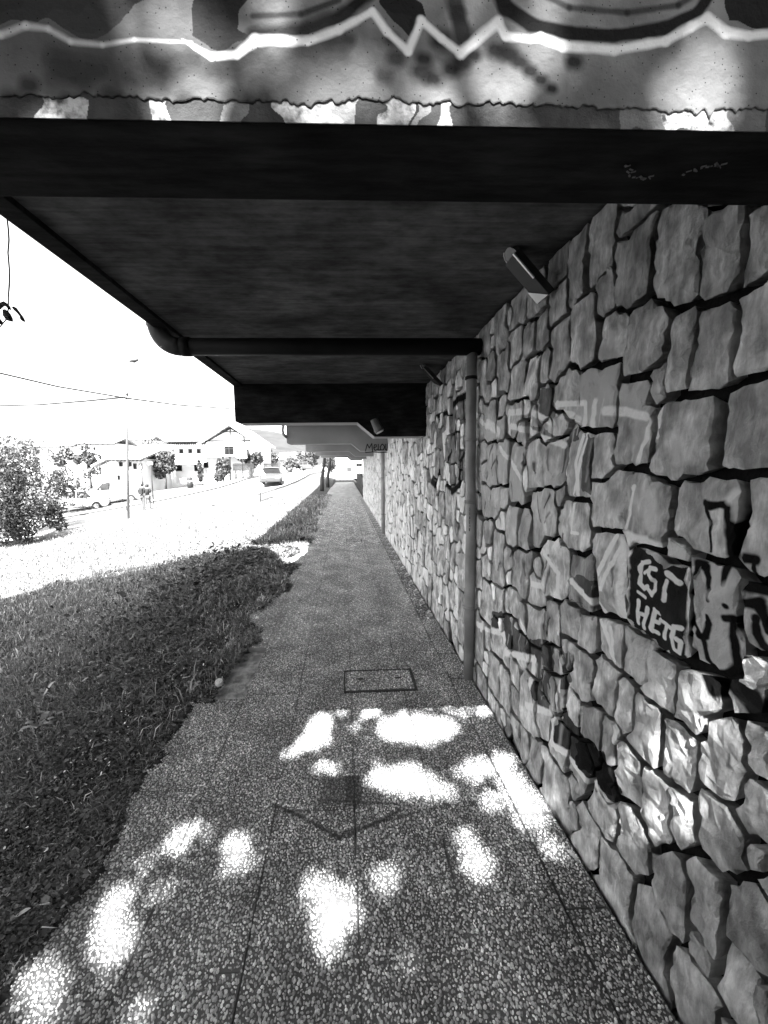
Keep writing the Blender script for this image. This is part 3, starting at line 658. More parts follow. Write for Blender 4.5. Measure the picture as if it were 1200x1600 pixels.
# white letter outlines
for pts, w in (([(185, 190), (188, 112), (265, 105), (360, 155)], 5), ([(195, 165), (260, 180), (330, 215), (395, 240)], 5), ([(105, 155), (150, 190)], 7), ([(155, 250), (215, 330), (240, 380)], 4),
               ([(372, 115), (380, 78), (492, 75), (488, 150), (470, 185)], 4.5), ([(395, 130), (400, 112), (470, 138)], 5), ([(530, 70), (515, 160)], 6), ([(563, 105), (640, 108), (720, 128)], 7),
               ([(740, 140), (680, 340)], 4), ([(772, 95), (768, 200)], 6), ([(466, 190), (452, 300), (455, 430)], 4), ([(484, 190), (470, 300), (440, 430)], 3), ([(412, 250), (408, 400)], 3),
               ([(445, 455), (432, 580), (462, 584)], 3), ([(688, 400), (652, 560)], 3.5), ([(600, 590), (535, 740)], 5), ([(625, 620), (540, 800), (528, 800)], 4), ([(640, 620), (622, 900)], 15),
               ([(318, 650), (375, 740), (372, 840)], 4), ([(428, 770), (520, 860), (545, 900)], 5), ([(545, 920), (575, 980), (592, 1090)], 5), ([(590, 950), (600, 1080)], 3),
               ([(262, 775), (312, 792)], 5), ([(385, 850), (378, 975)], 3), ([(65, 938), (112, 962), (170, 975), (172, 1045)], 5), ([(172, 1050), (285, 1075), (276, 1180)], 6), ([(262, 1255), (345, 1285)], 6),
               ([(392, 1060), (384, 1200)], 3), ([(372, 1215), (358, 1400), (420, 1450), (500, 1570)], 6), ([(605, 1170), (602, 1400), (615, 1420)], 4), ([(60, 120), (100, 170)], 4), ([(100, 900), (80, 960)], 4)):
    ws(z2(pts), w, WW, .25)
ws(z3([(195, 290), (185, 340), (215, 410)]), 7, WW); ws(z3([(165, 330), (190, 380)]), 5, WW); ws(z3([(80, 390), (190, 540)]), 9, WW, .4); ws(z3([(205, 0), (205, 180)]), 3.5, WW)
ws(z3([(205, 270), (240, 215), (300, 270)]), 4, .7)
wp(z3([(0, 160), (150, 240), (200, 380), (220, 500), (195, 520), (90, 380), (0, 300)]), WB, .93)
# the thick black character at the right edge
K = lambda pts, w, soft=.25: ws(zc(pts), list(np.array(w)*.72) if not np.isscalar(w) else w*.72, .008, soft)
wp(zc([(530, 650), (660, 600), (880, 640), (900, 1000), (860, 1270), (660, 1380), (600, 1280), (535, 1050)]), .62, .8)
K([(648, 205), (690, 225), (760, 215), (830, 215)], [12, 13, 11, 16]); K([(830, 215), (835, 420), (820, 620)], [18, 20, 16]); K([(655, 230), (680, 330), (685, 540)], [8, 5, 4])
K([(575, 720), (600, 620), (640, 640), (668, 720), (662, 880)], [7, 12, 13, 9, 7]); K([(545, 700), (540, 900), (545, 1050), (570, 1130), (605, 1130), (640, 1040), (640, 985)], [7, 4, 5, 9, 11, 10, 6])
K([(590, 1150), (600, 1290), (650, 1380), (740, 1400), (800, 1360), (805, 1050)], [10, 10, 12, 16, 17, 13]); K([(750, 1005), (815, 1010)], 13); K([(778, 920)], 10)
K([(790, 640), (770, 770)], [14, 8]); K([(900, 590), (980, 600)], [16, 16]); K([(960, 600), (955, 760)], [9, 8]); K([(930, 780), (1067, 800)], [22, 26]); K([(880, 900), (1000, 900), (1050, 1010), (1067, 1100)], [14, 20, 14, 12])
K([(980, 1000), (985, 1120), (1067, 1230)], [13, 14, 16]); K([(640, 1380), (700, 1500), (760, 1440), (860, 1420), (900, 1300)], [14, 24, 30, 30, 20]); K([(850, 1480), (950, 1560), (1000, 1700)], [30, 34, 34])
wp(zc([(560, 720), (630, 650), (650, 880), (570, 1060)]), .30, .5)
wp(zc([(870, 1290), (960, 1260), (1067, 1300), (1067, 1420), (980, 1480), (870, 1430)]), .85, .9)  # pale fill where a sun patch lands; sunlight put into the colour
ws(zc([(830, 180), (870, 130)], ), 7, WW, .6, .9); ws(zc([(560, 430), (650, 340)]), 7, .7, .8, .8); ws(zc([(870, 200), (865, 320)]), 5, WW, .6, .8); ws(zc([(680, 850), (850, 760)]), 9, .75, .9, .8)  # soft pale flecks painting sun spots on the stones
ws(z2([(745, 440), (750, 560)]), 16, .72, .5, .9); ws(z2([(855, 230), (850, 300)]), 11, .65, .5, .85); ws(za([(615, 0)], ), 1, .5)
ws([(952, 522), (953, 540)], 7, .62, .6, .8)
# the black scrawl beyond the downpipe
wp(z8([(230, 800), (430, 620), (580, 560), (580, 1420), (480, 1520), (400, 1480), (220, 1400)]), .06, .55)
for pts, w in (([(240, 790), (280, 740), (390, 700), (400, 760)], 5), ([(400, 720), (440, 640), (500, 560), (580, 520)], 8), ([(215, 1400), (250, 1420), (300, 1480), (370, 1500)], 8), ([(380, 1450), (400, 1180), (440, 1100)], 5),
               ([(390, 1440), (450, 1520), (530, 1450), (520, 1300)], 7), ([(530, 1440), (535, 1200), (580, 1120)], 6), ([(480, 1100), (490, 900), (550, 870)], 4), ([(220, 1280), (230, 1400)], 4), ([(310, 1300), (290, 1420)], 4)):
    ws(z8(pts), w, WB)
for pts, w in (([(490, 640), (500, 650)], 3), ([(285, 760), (295, 790)], 3), ([(500, 900), (495, 1080)], 1.5), ([(545, 920), (545, 1080)], 1.5), ([(480, 760), (490, 850)], 1.5), ([(375, 900), (400, 1000)], 2)):
    ws(z8(pts), w, WW, .4)
ws([(698, 790), (706, 800)], 5, .7, .6, .8)
paint_on(M_stone, wcv, (1, 2), 'wall_paint', .15)

streaks(M_stonef, .74)
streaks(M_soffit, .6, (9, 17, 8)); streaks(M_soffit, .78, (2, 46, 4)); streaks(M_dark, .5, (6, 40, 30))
from mathutils.geometry import delaunay_2d_cdt
# --- the stones: traced centres (photo pixels, width, height) turned into places on the wall
T7 = [(1040,170,150,330),(1150,150,95,280),(845,200,150,380),(680,240,120,300),(690,50,100,80),(560,160,90,260),(485,230,65,270),(580,330,55,150),(405,370,65,110),(330,350,65,130),(262,390,60,140),(510,470,90,270),(610,490,75,190),(740,500,155,290),(870,560,80,290),(990,540,135,310),(1140,470,120,330),(345,480,50,160),(295,505,40,130),(250,530,45,160),(195,480,50,160),(415,550,65,230),(255,650,50,170),(312,640,55,170),(360,605,40,140),(205,615,45,170),(160,600,30,120),(145,500,25,120),(440,690,75,160),(565,720,140,230),(690,800,120,320),(775,660,50,130)]
T2 = [(870,215,215,335),(1100,165,215,330),(545,290,62,195),(455,315,90,260),(365,310,75,200),(290,320,55,200),(215,340,50,230),(160,300,40,180),(120,320,40,180),(565,460,115,190),(725,505,150,260),(960,515,270,320),(1155,560,95,390),(440,560,120,220),(310,510,110,220),(570,750,104,370),(360,720,90,280),(465,770,100,260),(285,810,50,140),(766,850,246,440),(845,650,80,90),(985,890,195,480),(1150,900,100,220),(420,920,80,140),(495,970,70,150),(585,1005,90,190),(685,1065,100,230),(772,1155,130,230),(900,1240,140,260),(475,1150,85,240),(555,1165,85,220),(640,1250,60,220),(715,1340,100,280),(1150,1190,110,230),(840,1450,120,290),(510,1330,90,160),(580,1400,50,180),(430,1270,65,190),(340,1180,60,130)]
T3 = [(720,270,210,400),(500,240,160,360),(330,150,140,290),(250,350,110,290),(400,540,130,420),(515,570,90,310),(710,670,250,390),(900,560,185,380),(910,240,110,290),(905,760,90,190),(280,700,130,370),(120,540,140,240),(175,900,180,480),(480,950,180,540),(630,1010,160,500),(845,1100,220,560),(360,1090,180,440),(580,1430,270,380),(800,1420,170,430),(935,1500,60,220)]
seeds = []
def add_seed(px, py, w, h):
    y, z = WPt(px, py); dy = abs(WPt(px-w/2, py)[0]-WPt(px+w/2, py)[0])/2; dz = h*max(.5, y)/600/2*.98
    for s in seeds:
        if abs(s[0]-y) < .5*(s[2]+dy)*.9 and abs(s[1]-z) < .5*(s[3]+dz)*.9: return
    seeds.append((y, z, dy, dz, 1))
for c in T2: add_seed(720+c[0]/2.5, 600+c[1]/2.5, c[2]/2.5, c[3]/2.5)
for c in T7: add_seed(700+c[0]/2.4, 320+c[1]/2.4, c[2]/2.4, c[3]/2.4)
for c in T3: add_seed(900+c[0]/3.2, 1100+c[1]/3.2, c[2]/3.2, c[3]/3.2)
ntr = len(seeds)
def fill(y0, y1, tries, smin, smax):
    grid = {}
    for k, s in enumerate(seeds): grid.setdefault((int(s[0]//.4), int(s[1]//.4)), []).append(k)
    for _ in range(tries):
        y = rng.uniform(y0, y1); z = rng.uniform(.02, 2.66); w = rng.uniform(smin, smax)*.5; h = w*rng.uniform(1.1, 2.3)
        ok = True; a, b = int(y//.4), int(z//.4)
        for i in (a-1, a, a+1):
            for j in (b-1, b, b+1):
                for k in grid.get((i, j), ()):
                    s = seeds[k]
                    if abs(y-s[0]) < (s[2]+w)*.90 and abs(z-s[1]) < (s[3]+h)*.90: ok = False; break
                if not ok: break
            if not ok: break
        if ok: grid.setdefault((a, b), []).append(len(seeds)); seeds.append((y, z, w, h, 0))
fill(.2, 6.2, 5000, .13, .22); fill(.2, 6.2, 9000, .08, .14); fill(.2, 6.2, 9000, .05, .09)
fill(6.2, WALL_END, 12000, .12, .2); fill(6.2, WALL_END, 12000, .07, .12); fill(-3, .2, 4000, .13, .22)
SD = np.array(seeds)
wall = thing('stone_wall', 'tall rubble stone wall with sprayed letters along the right of the walkway', 'wall', (WALLX, 10, 0))
obj('mortar', MB().bx(WALLX+.062, WALLX+.3, -3.2, WALL_END-.05, -.1, CEIL-.002).mesh('mortar', M_mortar), wall)
# each stone starts as a tilted box; the wall is shared out to the nearest box, which leaves straight-sided slabs with knocked-off corners
ROT = np.random.default_rng(77).normal(0, .085, len(SD)); CR, SR = np.cos(ROT), np.sin(ROT); BA, BB = SD[:, 2]*.80, SD[:, 3]*.84
def outline(k):
    s = SD[k]; near_ = s[0] < 6.2; nr, ns, nn = (72, 64, 22) if near_ else (28, 34, 12)
    d = np.abs(SD[:, 0]-s[0])+np.abs(SD[:, 1]-s[1])*.7; nb = np.where((d < .75) & (d > 1e-9))[0]; nb = nb[np.argsort(d[nb])[:nn]]
    th = (np.arange(nr)+.5)*2*np.pi/nr; dr = np.stack([np.cos(th)*SD[k, 2], np.sin(th)*SD[k, 3]], -1); rr = np.linspace(.25, 2.3, ns)
    P = s[:2]+dr[:, None]*rr[None, :, None]
    def dist(j):
        dy = P[..., 0, None]-SD[j, 0]; dz = P[..., 1, None]-SD[j, 1]; u = np.abs(dy*CR[j]+dz*SR[j])-BA[j]; w = np.abs(-dy*SR[j]+dz*CR[j])-BB[j]
        return np.hypot(np.maximum(u, 0), np.maximum(w, 0))+np.minimum(np.maximum(u, w), 0)
    bad = (dist(np.array([k]))[..., 0] > dist(nb).min(-1)) | (P[..., 1] > CEIL-.006) | (P[..., 1] < -.06)
    i = np.where(bad.any(1), bad.argmax(1), ns-1); Q = s[:2]+dr*rr[np.maximum(0, i-.5).astype(int)][:, None]
    # drop the points that lie on straight runs
    keep = [0]; tol = .0045 if near_ else .008
    j = 0
    while j < nr-1:
        e = j+2
        while e < nr:
            A_, B_ = Q[j], Q[e]; L = np.hypot(*(B_-A_))+1e-9; M_ = Q[j+1:e]
            if np.abs((B_[0]-A_[0])*(M_[:, 1]-A_[1])-(B_[1]-A_[1])*(M_[:, 0]-A_[0])).max()/L > tol: break
            e += 1
        j = e-1; keep.append(j)
    return Q[keep]
def stone(k, seg, rough):
    Q = outline(k)
    if Q is None: return None
    rk = np.random.default_rng(1000+k)
    c = Q.mean(0); size = math.sqrt(max(1e-4, np.ptp(Q[:, 0])*np.ptp(Q[:, 1])))
    if size < .035: return None
    # inset for the joint, then break the edges up
    gap = (.0042+.0048*rk.random())*(1.12 if c[1] > 1.4 and c[0] < 2.2 else 1.0 if c[0] < 2.9 else .62)
    n = len(Q); R = []
    for i in range(n):
        a, b = Q[i], Q[(i+1) % n]; L = np.hypot(*(b-a))
        if L < .012: continue
        m = max(1, int(round(L/seg)))
        for j in range(m):
            t = j/m; q = a*(1-t)+b*t; R.append(q)
    if len(R) < 4: R = list(Q)
    R = np.array(R); v = R-c; L = np.hypot(v[:, 0], v[:, 1])[:, None]; N = len(R)
    jag = min(.0065, size*.028)
    v = v*np.maximum(.35, (L-gap*1.15-np.abs(rk.normal(0, jag*.6, (N, 1))))/L)+rk.normal(0, jag*.2, v.shape)
    L = np.hypot(v[:, 0], v[:, 1])[:, None]
    prot = rk.uniform(-.004, .008); ty, tz = rk.uniform(-.045, .045), rk.uniform(-.04, .04)
    # a cleft face: one or two flat breaks across the stone
    cb = rk.uniform(0, 6.28); cd = rk.uniform(-.02, .05); cs = rk.uniform(.05, .22)*(rk.random() < .6)
    def face(w, dep):
        x = WALLX-prot+dep+ty*w[:, 0]+tz*w[:, 1]+rk.normal(0, rough, len(w))
        sd = w[:, 0]*math.cos(cb)+w[:, 1]*math.sin(cb)-cd
        x = x+cs*np.maximum(0, sd)+(.004*min(1, size*6)*(sd > 0) if cs > .12 else 0)
        return np.stack([np.minimum(x, WALLX+.04), c[0]+w[:, 0], c[1]+w[:, 1]], -1)
    A = np.stack([np.full(N, WALLX+.075), c[0]+v[:, 0]*.82, c[1]+v[:, 1]*.84], -1)
    e = min(.004, size*.03)
    B = face(v, rk.uniform(.002, .008, N)); C_ = face(v*np.maximum(.3, (L-e-rk.uniform(0, .008, (N, 1))*min(1, size*5))/L), rk.uniform(0, .003, N))
    D = face(v*rk.uniform(.45, .68, (N, 1)), -.001); E = face(np.zeros((1, 2)), -.001)
    if c[0] < 2.3 and size > .07:
        inner = v*np.maximum(.3, (L-e-.004)/L); Cq = face(inner, rk.uniform(0, .003, N))
        sp_ = .021 if c[0] < 1.5 else .032; mn, mx = inner.min(0), inner.max(0)
        gx_, gy_ = np.meshgrid(np.arange(mn[0], mx[0], sp_), np.arange(mn[1], mx[1], sp_*1.25)); g = np.stack([gx_.ravel(), gy_.ravel()], -1)+rk.uniform(-.42, .42, (gx_.size, 2))*sp_
        sh = inner*.90; ins = np.zeros(len(g), bool)
        for a in range(N):
            p0, p1 = sh[a], sh[(a+1) % N]
            if abs(p1[1]-p0[1]) < 1e-9: continue
            ins ^= ((p0[1] > g[:, 1]) != (p1[1] > g[:, 1])) & (g[:, 0] < (p1[0]-p0[0])*(g[:, 1]-p0[1])/(p1[1]-p0[1])+p0[0])
        g = g[ins]; allp = [Vector(q) for q in inner]+[Vector(q) for q in g]
        res = delaunay_2d_cdt(allp, [(a, (a+1) % N) for a in range(N)], [], 1, 1e-5)
        P2 = np.array([tuple(q) for q in res[0]]); T2_ = [t for t in res[2] if len(t) == 3]
        if len(P2) == N+len(g) and len(T2_) > 0:
            gn = vnoise(c[0]+g[:, 0]+5, (c[1]+g[:, 1])*.6, 16, k)-.5
            G = face(g, rk.normal(0, .0010, len(g))-.006*gn-.001)
            V = np.concatenate([A, B, Cq, G]); i = np.arange(N); j = (i+1) % N
            Fq = [np.stack([i+a, i+b, j+b, j+a], -1) for a, b in ((0, N), (N, 2*N))]
            F = np.concatenate([np.concatenate([q[:, [0, 1, 2]], q[:, [0, 2, 3]]]) for q in Fq]+[np.array(T2_)[:, ::-1]+2*N])
            return V, F, c, size
    V = np.concatenate([A, B, C_, D, E]); i = np.arange(N); j = (i+1) % N
    Fq = [np.stack([i+a, i+b, j+b, j+a], -1) for a, b in ((0, N), (N, 2*N), (2*N, 3*N))]
    F = np.concatenate([np.concatenate([q[:, [0, 1, 2]], q[:, [0, 2, 3]]]) for q in Fq]+[np.stack([i+3*N, np.full(N, 4*N), j+3*N], -1)])
    return V, F, c, size
order = [k for k in range(len(SD)) if SD[k, 0] > .55]
order.sort(key=lambda k: -SD[k, 2]*SD[k, 3]/max(.7, SD[k, 0])**2.5)
first = set(order[:300])
BV = []; BF = []; BS = []; o_ = 0
for k in range(len(SD)):
    if k in first:
        st_ = stone(k, .024 if SD[k, 0] < 1.7 else .04, .0026)
        if st_ is None: continue
        V, F, c, size = st_
        org = np.array([WALLX, c[0], c[1]])
        me = np_mesh('stone', V-org, F, M_stone, shade=np.full(len(V), np.clip(rng.normal(1, .10), .7, 1.3)))
        o = link(bpy.data.objects.new('stone', me)); o.parent = wall; o.location = Vector(org)-wall.location
    else:
        st_ = stone(k, .09, .002)
        if st_ is None: continue
        V, F, c, size = st_
        BV.append(V); BF.append(F+o_); o_ += len(V); BS.append(np.full(len(V), np.clip(rng.normal(1, .11), .7, 1.3)))
far_mat_split = M_stone
o = obj('far_stones', np_mesh('far_stones', np.concatenate(BV), np.concatenate(BF), M_stonef, shade=np.concatenate(BS)), wall); o['kind'] = 'stuff'
print('stones', len(SD), 'traced', ntr)

# ================================================================== downpipes and lamps on the wall
M_pipe = mat('old_zinc_pipe', .24, .5, .3, 5, bump=.15, bscale=30, metal=.0, stain=.3, stain_scale=4, spec=.5)
M_pipe_d = mat('dark_zinc_pipe', .010, .6, .3, 6, spec=.08)
PY = 2.84
dp = thing('downpipe', 'round metal downpipe with overhead run to a gutter elbow, nearest on the wall', 'downpipe', (.955, PY, 0), group='downpipes on the stone wall')
pm = MB()
pm.tube([(.958, PY, -.03), (.957, PY, .55), (.953, PY, .56), (.950, PY, 1.30), (.944, PY, 1.45), (.938, PY, 1.62), (.932, PY, 2.0), (.930, PY, 2.47)], [.040, .040, .039, .038, .037, .037, .037, .037], 18)
vp = obj('vertical_pipe', pm.mesh('vertical_pipe', M_pipe, True), dp)
for z in (.58, 1.40, 1.86, 2.3):
    obj('pipe_clip', MB().lathe([(.038, -.012), (.043, -.010), (.043, .010), (.038, .012)], (.955-.012*z, PY, z), 18).mesh('pipe_clip', M_pipe if z < 2 else M_pipe_d, True), dp)
obj('overhead_pipe', MB().tube([(.985, PY, 2.515), (-1.13, PY, 2.518)], .058, 18).mesh('overhead_pipe', M_pipe_d, True), dp)
el = []
for k in range(9):
    a = math.pi/2*k/8; el.append((-1.13-.155*math.sin(a), PY, 2.518+.155*(1-math.cos(a))))
el += [(-1.285, PY, 2.74), (-1.285, PY, 3.1)]
obj('elbow', MB().tube(el, .060, 18).mesh('elbow', mat('elbow_zinc', .06, .5, .4, 12, spec=.2, stain=.4), True), dp)
obj('collar', MB().tube([(-1.285, PY, 2.655), (-1.285, PY, 2.70)], .065, 18).mesh('collar', M_pipe, True), dp)
obj('collar', MB().tube([(-1.12, PY, 2.518), (-1.06, PY, 2.518)], .064, 18).mesh('collar', M_pipe_d, True), dp)
obj('rivet', MB().lathe([(.006, 0), (.006, .004)], (-1.235, PY-.062, 2.50), 8).mesh('rivet', M_arris), dp)
# small inked letters running down the pipe
ink = MB()
tx = [[(0, 0), (-.6, .5), (0, 1)], [(0, 1.4), (-.6, 1.9), (0, 2.2)], [(0, 2.6), (-.8, 2.7), (-.8, 3.2), (0, 3.3), (0, 2.6)], [(0, 3.7), (-.8, 3.8), (0, 4.2), (-.8, 4.6), (0, 4.7)], [(-1.2, 5.2), (0, 5.3)], [(-.9, 4.9), (-.9, 5.6)], [(-1.3, 6.2), (-.2, 6.0), (0, 6.6), (-.7, 6.8), (-.6, 6.1)]]
for gl in tx:
    for k in range(len(gl)-1):
        def pp(q):
            a = math.radians(232)+q[0]*-.16; return (.950+.0385*math.cos(a), PY+.0385*math.sin(a), 1.36-q[1]*.026)
        ink.tube([pp(gl[k]), pp(gl[k+1])], .0022, 4)
obj('inked_letters', ink.mesh('inked_letters', M_ink), dp)
for y, lab in ((9.45, 'second metal downpipe further along the stone wall under the tagged beam'),):
    t = thing('downpipe', lab, 'downpipe', (.95, y, 0), group='downpipes on the stone wall')
    obj('vertical_pipe', MB().tube([(.945, y, -.03), (.93, y, CEIL-.01)], .045, 12).mesh('vertical_pipe', mat('grey_pipe', .34, .6, .2, 5), True), t)
    for z in (.5, 1.4, 2.2): obj('pipe_clip', MB().lathe([(.046, -.012), (.051, 0), (.046, .012)], (.938, y, z), 12).mesh('pipe_clip', M_pipe, True), t)
# corner luminaires: triangular prisms between wall and soffit
M_case = mat('lamp_case', .02, .5, .3, 10, spec=.4); M_alu = mat('lamp_aluminium', .75, .3, .1, 20, metal=.8)
M_glass = mat('lamp_lens', .10, .25, .2, 15, spec=.6)
def corner_lamp(y, label):
    # diagonal trough from the soffit (x .79) down to the wall (z 2.47)
    t = thing('corner_lamp', label, 'lamp', (.97, y, 2.5), group='lamps in the corner of wall and soffit')
    a = Vector((.800, 0, 2.636)); b = Vector((.968, 0, 2.462)); d = (b-a).normalized(); nn = Vector((d.z, 0, -d.x))   # nn points out and down
    if nn.z > 0: nn = -nn
    y0, y1 = y-.045, y+.055; th = .035
    def quad(p, q, off0, off1, ya, yb): 
        P = [p+nn*off0, q+nn*off0, q+nn*off1, p+nn*off1]; return [(v.x, v.z) for v in P]
    obj('case', MB().prism(quad(a, b, 0, th, 0, 0), y0, y1, 1).mesh('case', M_case, bevel=.003), t)
    obj('rim', MB().prism(quad(a-d*.002, a+d*.14, th+.001, th+.007, 0, 0), y0-.006, y0+.004, 1).mesh('rim', M_alu), t)
    obj('reflector', MB().add([tuple(b+nn*(th+.004)+Vector((0, y0, 0))-d*.004), tuple(b+nn*(th+.004)+Vector((0, y1, 0))-d*.004), tuple(b-d*.075+nn*(th+.004)+Vector((0, y1, 0))), tuple(b+nn*(th-.004)+Vector((0, (y0+y1)/2, 0)))], [(0, 1, 2), (0, 3, 1), (1, 3, 2), (0, 2, 3)]).mesh('reflector', M_alu), t)
    cap = []
    for k in range(7):
        an = math.pi*k/6; cap.append((a.x-.005+.0*k, 0, 0))
    m = MB(); arc = [(y0+(y1-y0)*(.5-.5*math.cos(math.pi*k/8)), .045*math.sin(math.pi*k/8)) for k in range(9)]
    vs = [tuple(a-d*s_+nn*(th*.6)+Vector((0, yy, 0))) for yy, s_ in arc]+[tuple(a-d*s_*.7+nn*(th*.1)+Vector((0, yy, 0))) for yy, s_ in arc]
    m.add(vs, [(k, k+1, k+10, k+9) for k in range(8)]+[tuple(range(9)), tuple(range(17, 8, -1))]); obj('end_cap', m.mesh('end_cap', M_glass), t)
    obj('cap_rim', MB().tube([vs[k] for k in range(5, 9)], .003, 5).mesh('cap_rim', M_alu), t)
    return t
corner_lamp(1.86, 'triangular corner lamp between soffit and wall nearest the camera')
corner_lamp(3.84, 'triangular corner lamp just beyond the downpipe')
sp = thing('spotlight', 'small round spotlight hanging under the dark second beam', 'lamp', (.36, 4.55, 2.2))
q = on(588, 668, 1, 4.58)
obj('housing', MB().tube([(q[0]-.03, 4.56, q[2]+.09), (q[0]+.035, 4.54, q[2]-.05)], [.045, .056], 14).mesh('housing', mat('spot_housing', .10, .5), False), sp)
obj('lens', MB().tube([(q[0]+.036, 4.54, q[2]-.052), (q[0]+.040, 4.539, q[2]-.060)], [.047, .044], 14).mesh('lens', mat('spot_lens', .7, .3)), sp)
obj('bracket', MB().box((q[0]-.03, 4.62, q[2]+.08), (.03, .12, .03)).mesh('bracket', M_case), sp)

# ================================================================== grass and weeds
M_blade = attr_shade(mat('grass_blade', .25, .7, .2, 1.0, spec=.25))
def blades(x, y, h, w, lean, r):
    n = len(x); z = np.where((x > -1.3), np.maximum(ground(x, y), -.03), ground(x, y)); an = r.uniform(0, 2*np.pi, n); la = r.uniform(0, 2*np.pi, n)
    bx_, by_ = np.cos(an)*w/2, np.sin(an)*w/2; lx, ly = np.cos(la)*lean*h, np.sin(la)*lean*h
    P = np.stack([np.stack([x-bx_, y-by_, z-.01], -1), np.stack([x+bx_, y+by_, z-.01], -1),
                  np.stack([x-bx_*.8+lx*.35, y-by_*.8+ly*.35, z+h*.6], -1), np.stack([x+bx_*.8+lx*.35, y+by_*.8+ly*.35, z+h*.6], -1),
                  np.stack([x+lx, y+ly, z+h*(1-.35*lean)], -1)], 1)
    f = np.array([(0, 1, 3), (0, 3, 2), (2, 3, 4)]); F = (f[None]+(np.arange(n)*5)[:, None, None]).reshape(-1, 3)
    return P.reshape(-1, 3), F
def edge_x(y):
    """the ragged line where turf has crept over the outer slabs"""
    e = -1.06-.12*vnoise(y, y*0, 2.9, 3)-.06*vnoise(y, y*0, 9, 13)
    e = np.where(y > 2.62, -1.03+.30*(vnoise(y, y*0, 1.9, 8)-.25)+.10*(vnoise(y, y*0, 7, 9)-.5), e)
    return np.where(y > 8, e+.10, e)
r = np.random.default_rng(5)
n = 165000
y = np.exp(r.uniform(np.log(.75), np.log(23), n)); span = np.minimum(1.05*y+1.3, 17)
x = edge_x(y)-r.uniform(0, 1, n)**1.15*span
keep = ~((x < -4.0) & (y > 19.0+(x+17)*.25*1.0) & (x < -4)); 
roadn = np.interp(x, near[:, 0], near[:, 1]); keep = (y < np.where(x < -3.9, roadn-.4, 60))
# thin, trodden strip near the paving in the foreground
bare = (y < 3.2) & (x > -1.62) & (r.random(n) < .80) ; keep &= ~bare
x, y = x[keep], y[keep]; n = len(x)
clump = vnoise(x, y, 3.1, 12); tall = vnoise(x, y, 1.1, 31)
h = (.03+.085*clump*r.uniform(.3, 1.3, n)+.10*(tall > .62)*r.random(n)**2)*np.clip(.75+y*.05, .85, 1.5); w = .0046*np.clip(y/2.8, .9, 4.5)*r.uniform(.6, 1.5, n)
big_ = (r.random(n) < .06) & (y < 7); h = h*np.where(big_, 1.5, 1); w = w*np.where(big_, 2.3, 1)
lean = r.uniform(.15, 1.2, n)
V, F = blades(x, y, h, w, lean, r)
sh = np.repeat(np.clip(r.lognormal(-.15, .55, n), .2, 2.6), 5)
o = obj('grass', np_mesh('grass', V, F, M_blade, shade=sh)); o['kind'] = 'stuff'
# clover and moss mats: tiny rounded leaves, thick by the paving
M_clover = attr_shade(mat('clover_leaf', .075, .7, .3, 8))
n = 52000; y = np.exp(r.uniform(np.log(.7), np.log(9), n)); x = edge_x(y)+.03-np.abs(r.normal(0, .45, n))*np.clip(y/2.2, .6, 2)
s = r.uniform(.004, .011, n)*np.where(r.random(n) < .07, 2.1, 1)*np.clip(y/2.5, .8, 2.5); z = np.maximum(ground(x, y), -.03)+r.uniform(0, .05, n)*(0.25+vnoise(x, y, 6, 44))
nx_ = r.normal(0, .45, (n, 2)); th = r.uniform(0, 2*np.pi, n); k = np.arange(5)
ang = th[:, None]+k[None]*2*np.pi/5; dx, dy = np.cos(ang)*s[:, None], np.sin(ang)*s[:, None]*.8
P = np.stack([x[:, None]+dx, y[:, None]+dy, z[:, None]-dx*nx_[:, :1]-dy*nx_[:, 1:]], -1).reshape(-1, 3)
F = (np.array([(0, 1, 2), (0, 2, 3), (0, 3, 4)])[None]+(np.arange(n)*5)[:, None, None]).reshape(-1, 3)
sh = np.repeat(np.clip(r.lognormal(-.1, .6, n), .2, 3), 5)
o = obj('clover_mat', np_mesh('clover_mat', P, F, M_clover, shade=sh)); o['kind'] = 'stuff'
# clods of bare earth crumbling along the foreground paving edge
n = 2600; y = r.uniform(.6, 2.75, n); x = edge_x(y)+.045-np.abs(r.normal(0, .20, n))-.02*r.random(n); s = r.uniform(.004, .017, n)*r.uniform(.5, 1.2, n); z = np.where(x > -1.14, .0, np.maximum(ground(x, y), -.03))
oc = np.array([(1, 0, 0), (0, 1, 0), (-1, 0, 0), (0, -1, 0), (0, 0, 1), (0, 0, -1)], float); of = np.array([(0, 1, 4), (1, 2, 4), (2, 3, 4), (3, 0, 4), (1, 0, 5), (2, 1, 5), (3, 2, 5), (0, 3, 5)])
V = (np.stack([x, y, z], -1)[:, None]+oc[None]*s[:, None, None]*r.uniform(.6, 1.3, (n, 6, 1))*np.array([1.2, 1.2, .8])).reshape(-1, 3); F = (of[None]+(np.arange(n)*6)[:, None, None]).reshape(-1, 3)
o = obj('soil_clods', np_mesh('soil_clods', V, F, mat('damp_earth', .035, .95, .5, 20, spec=.05))); o['kind'] = 'stuff'
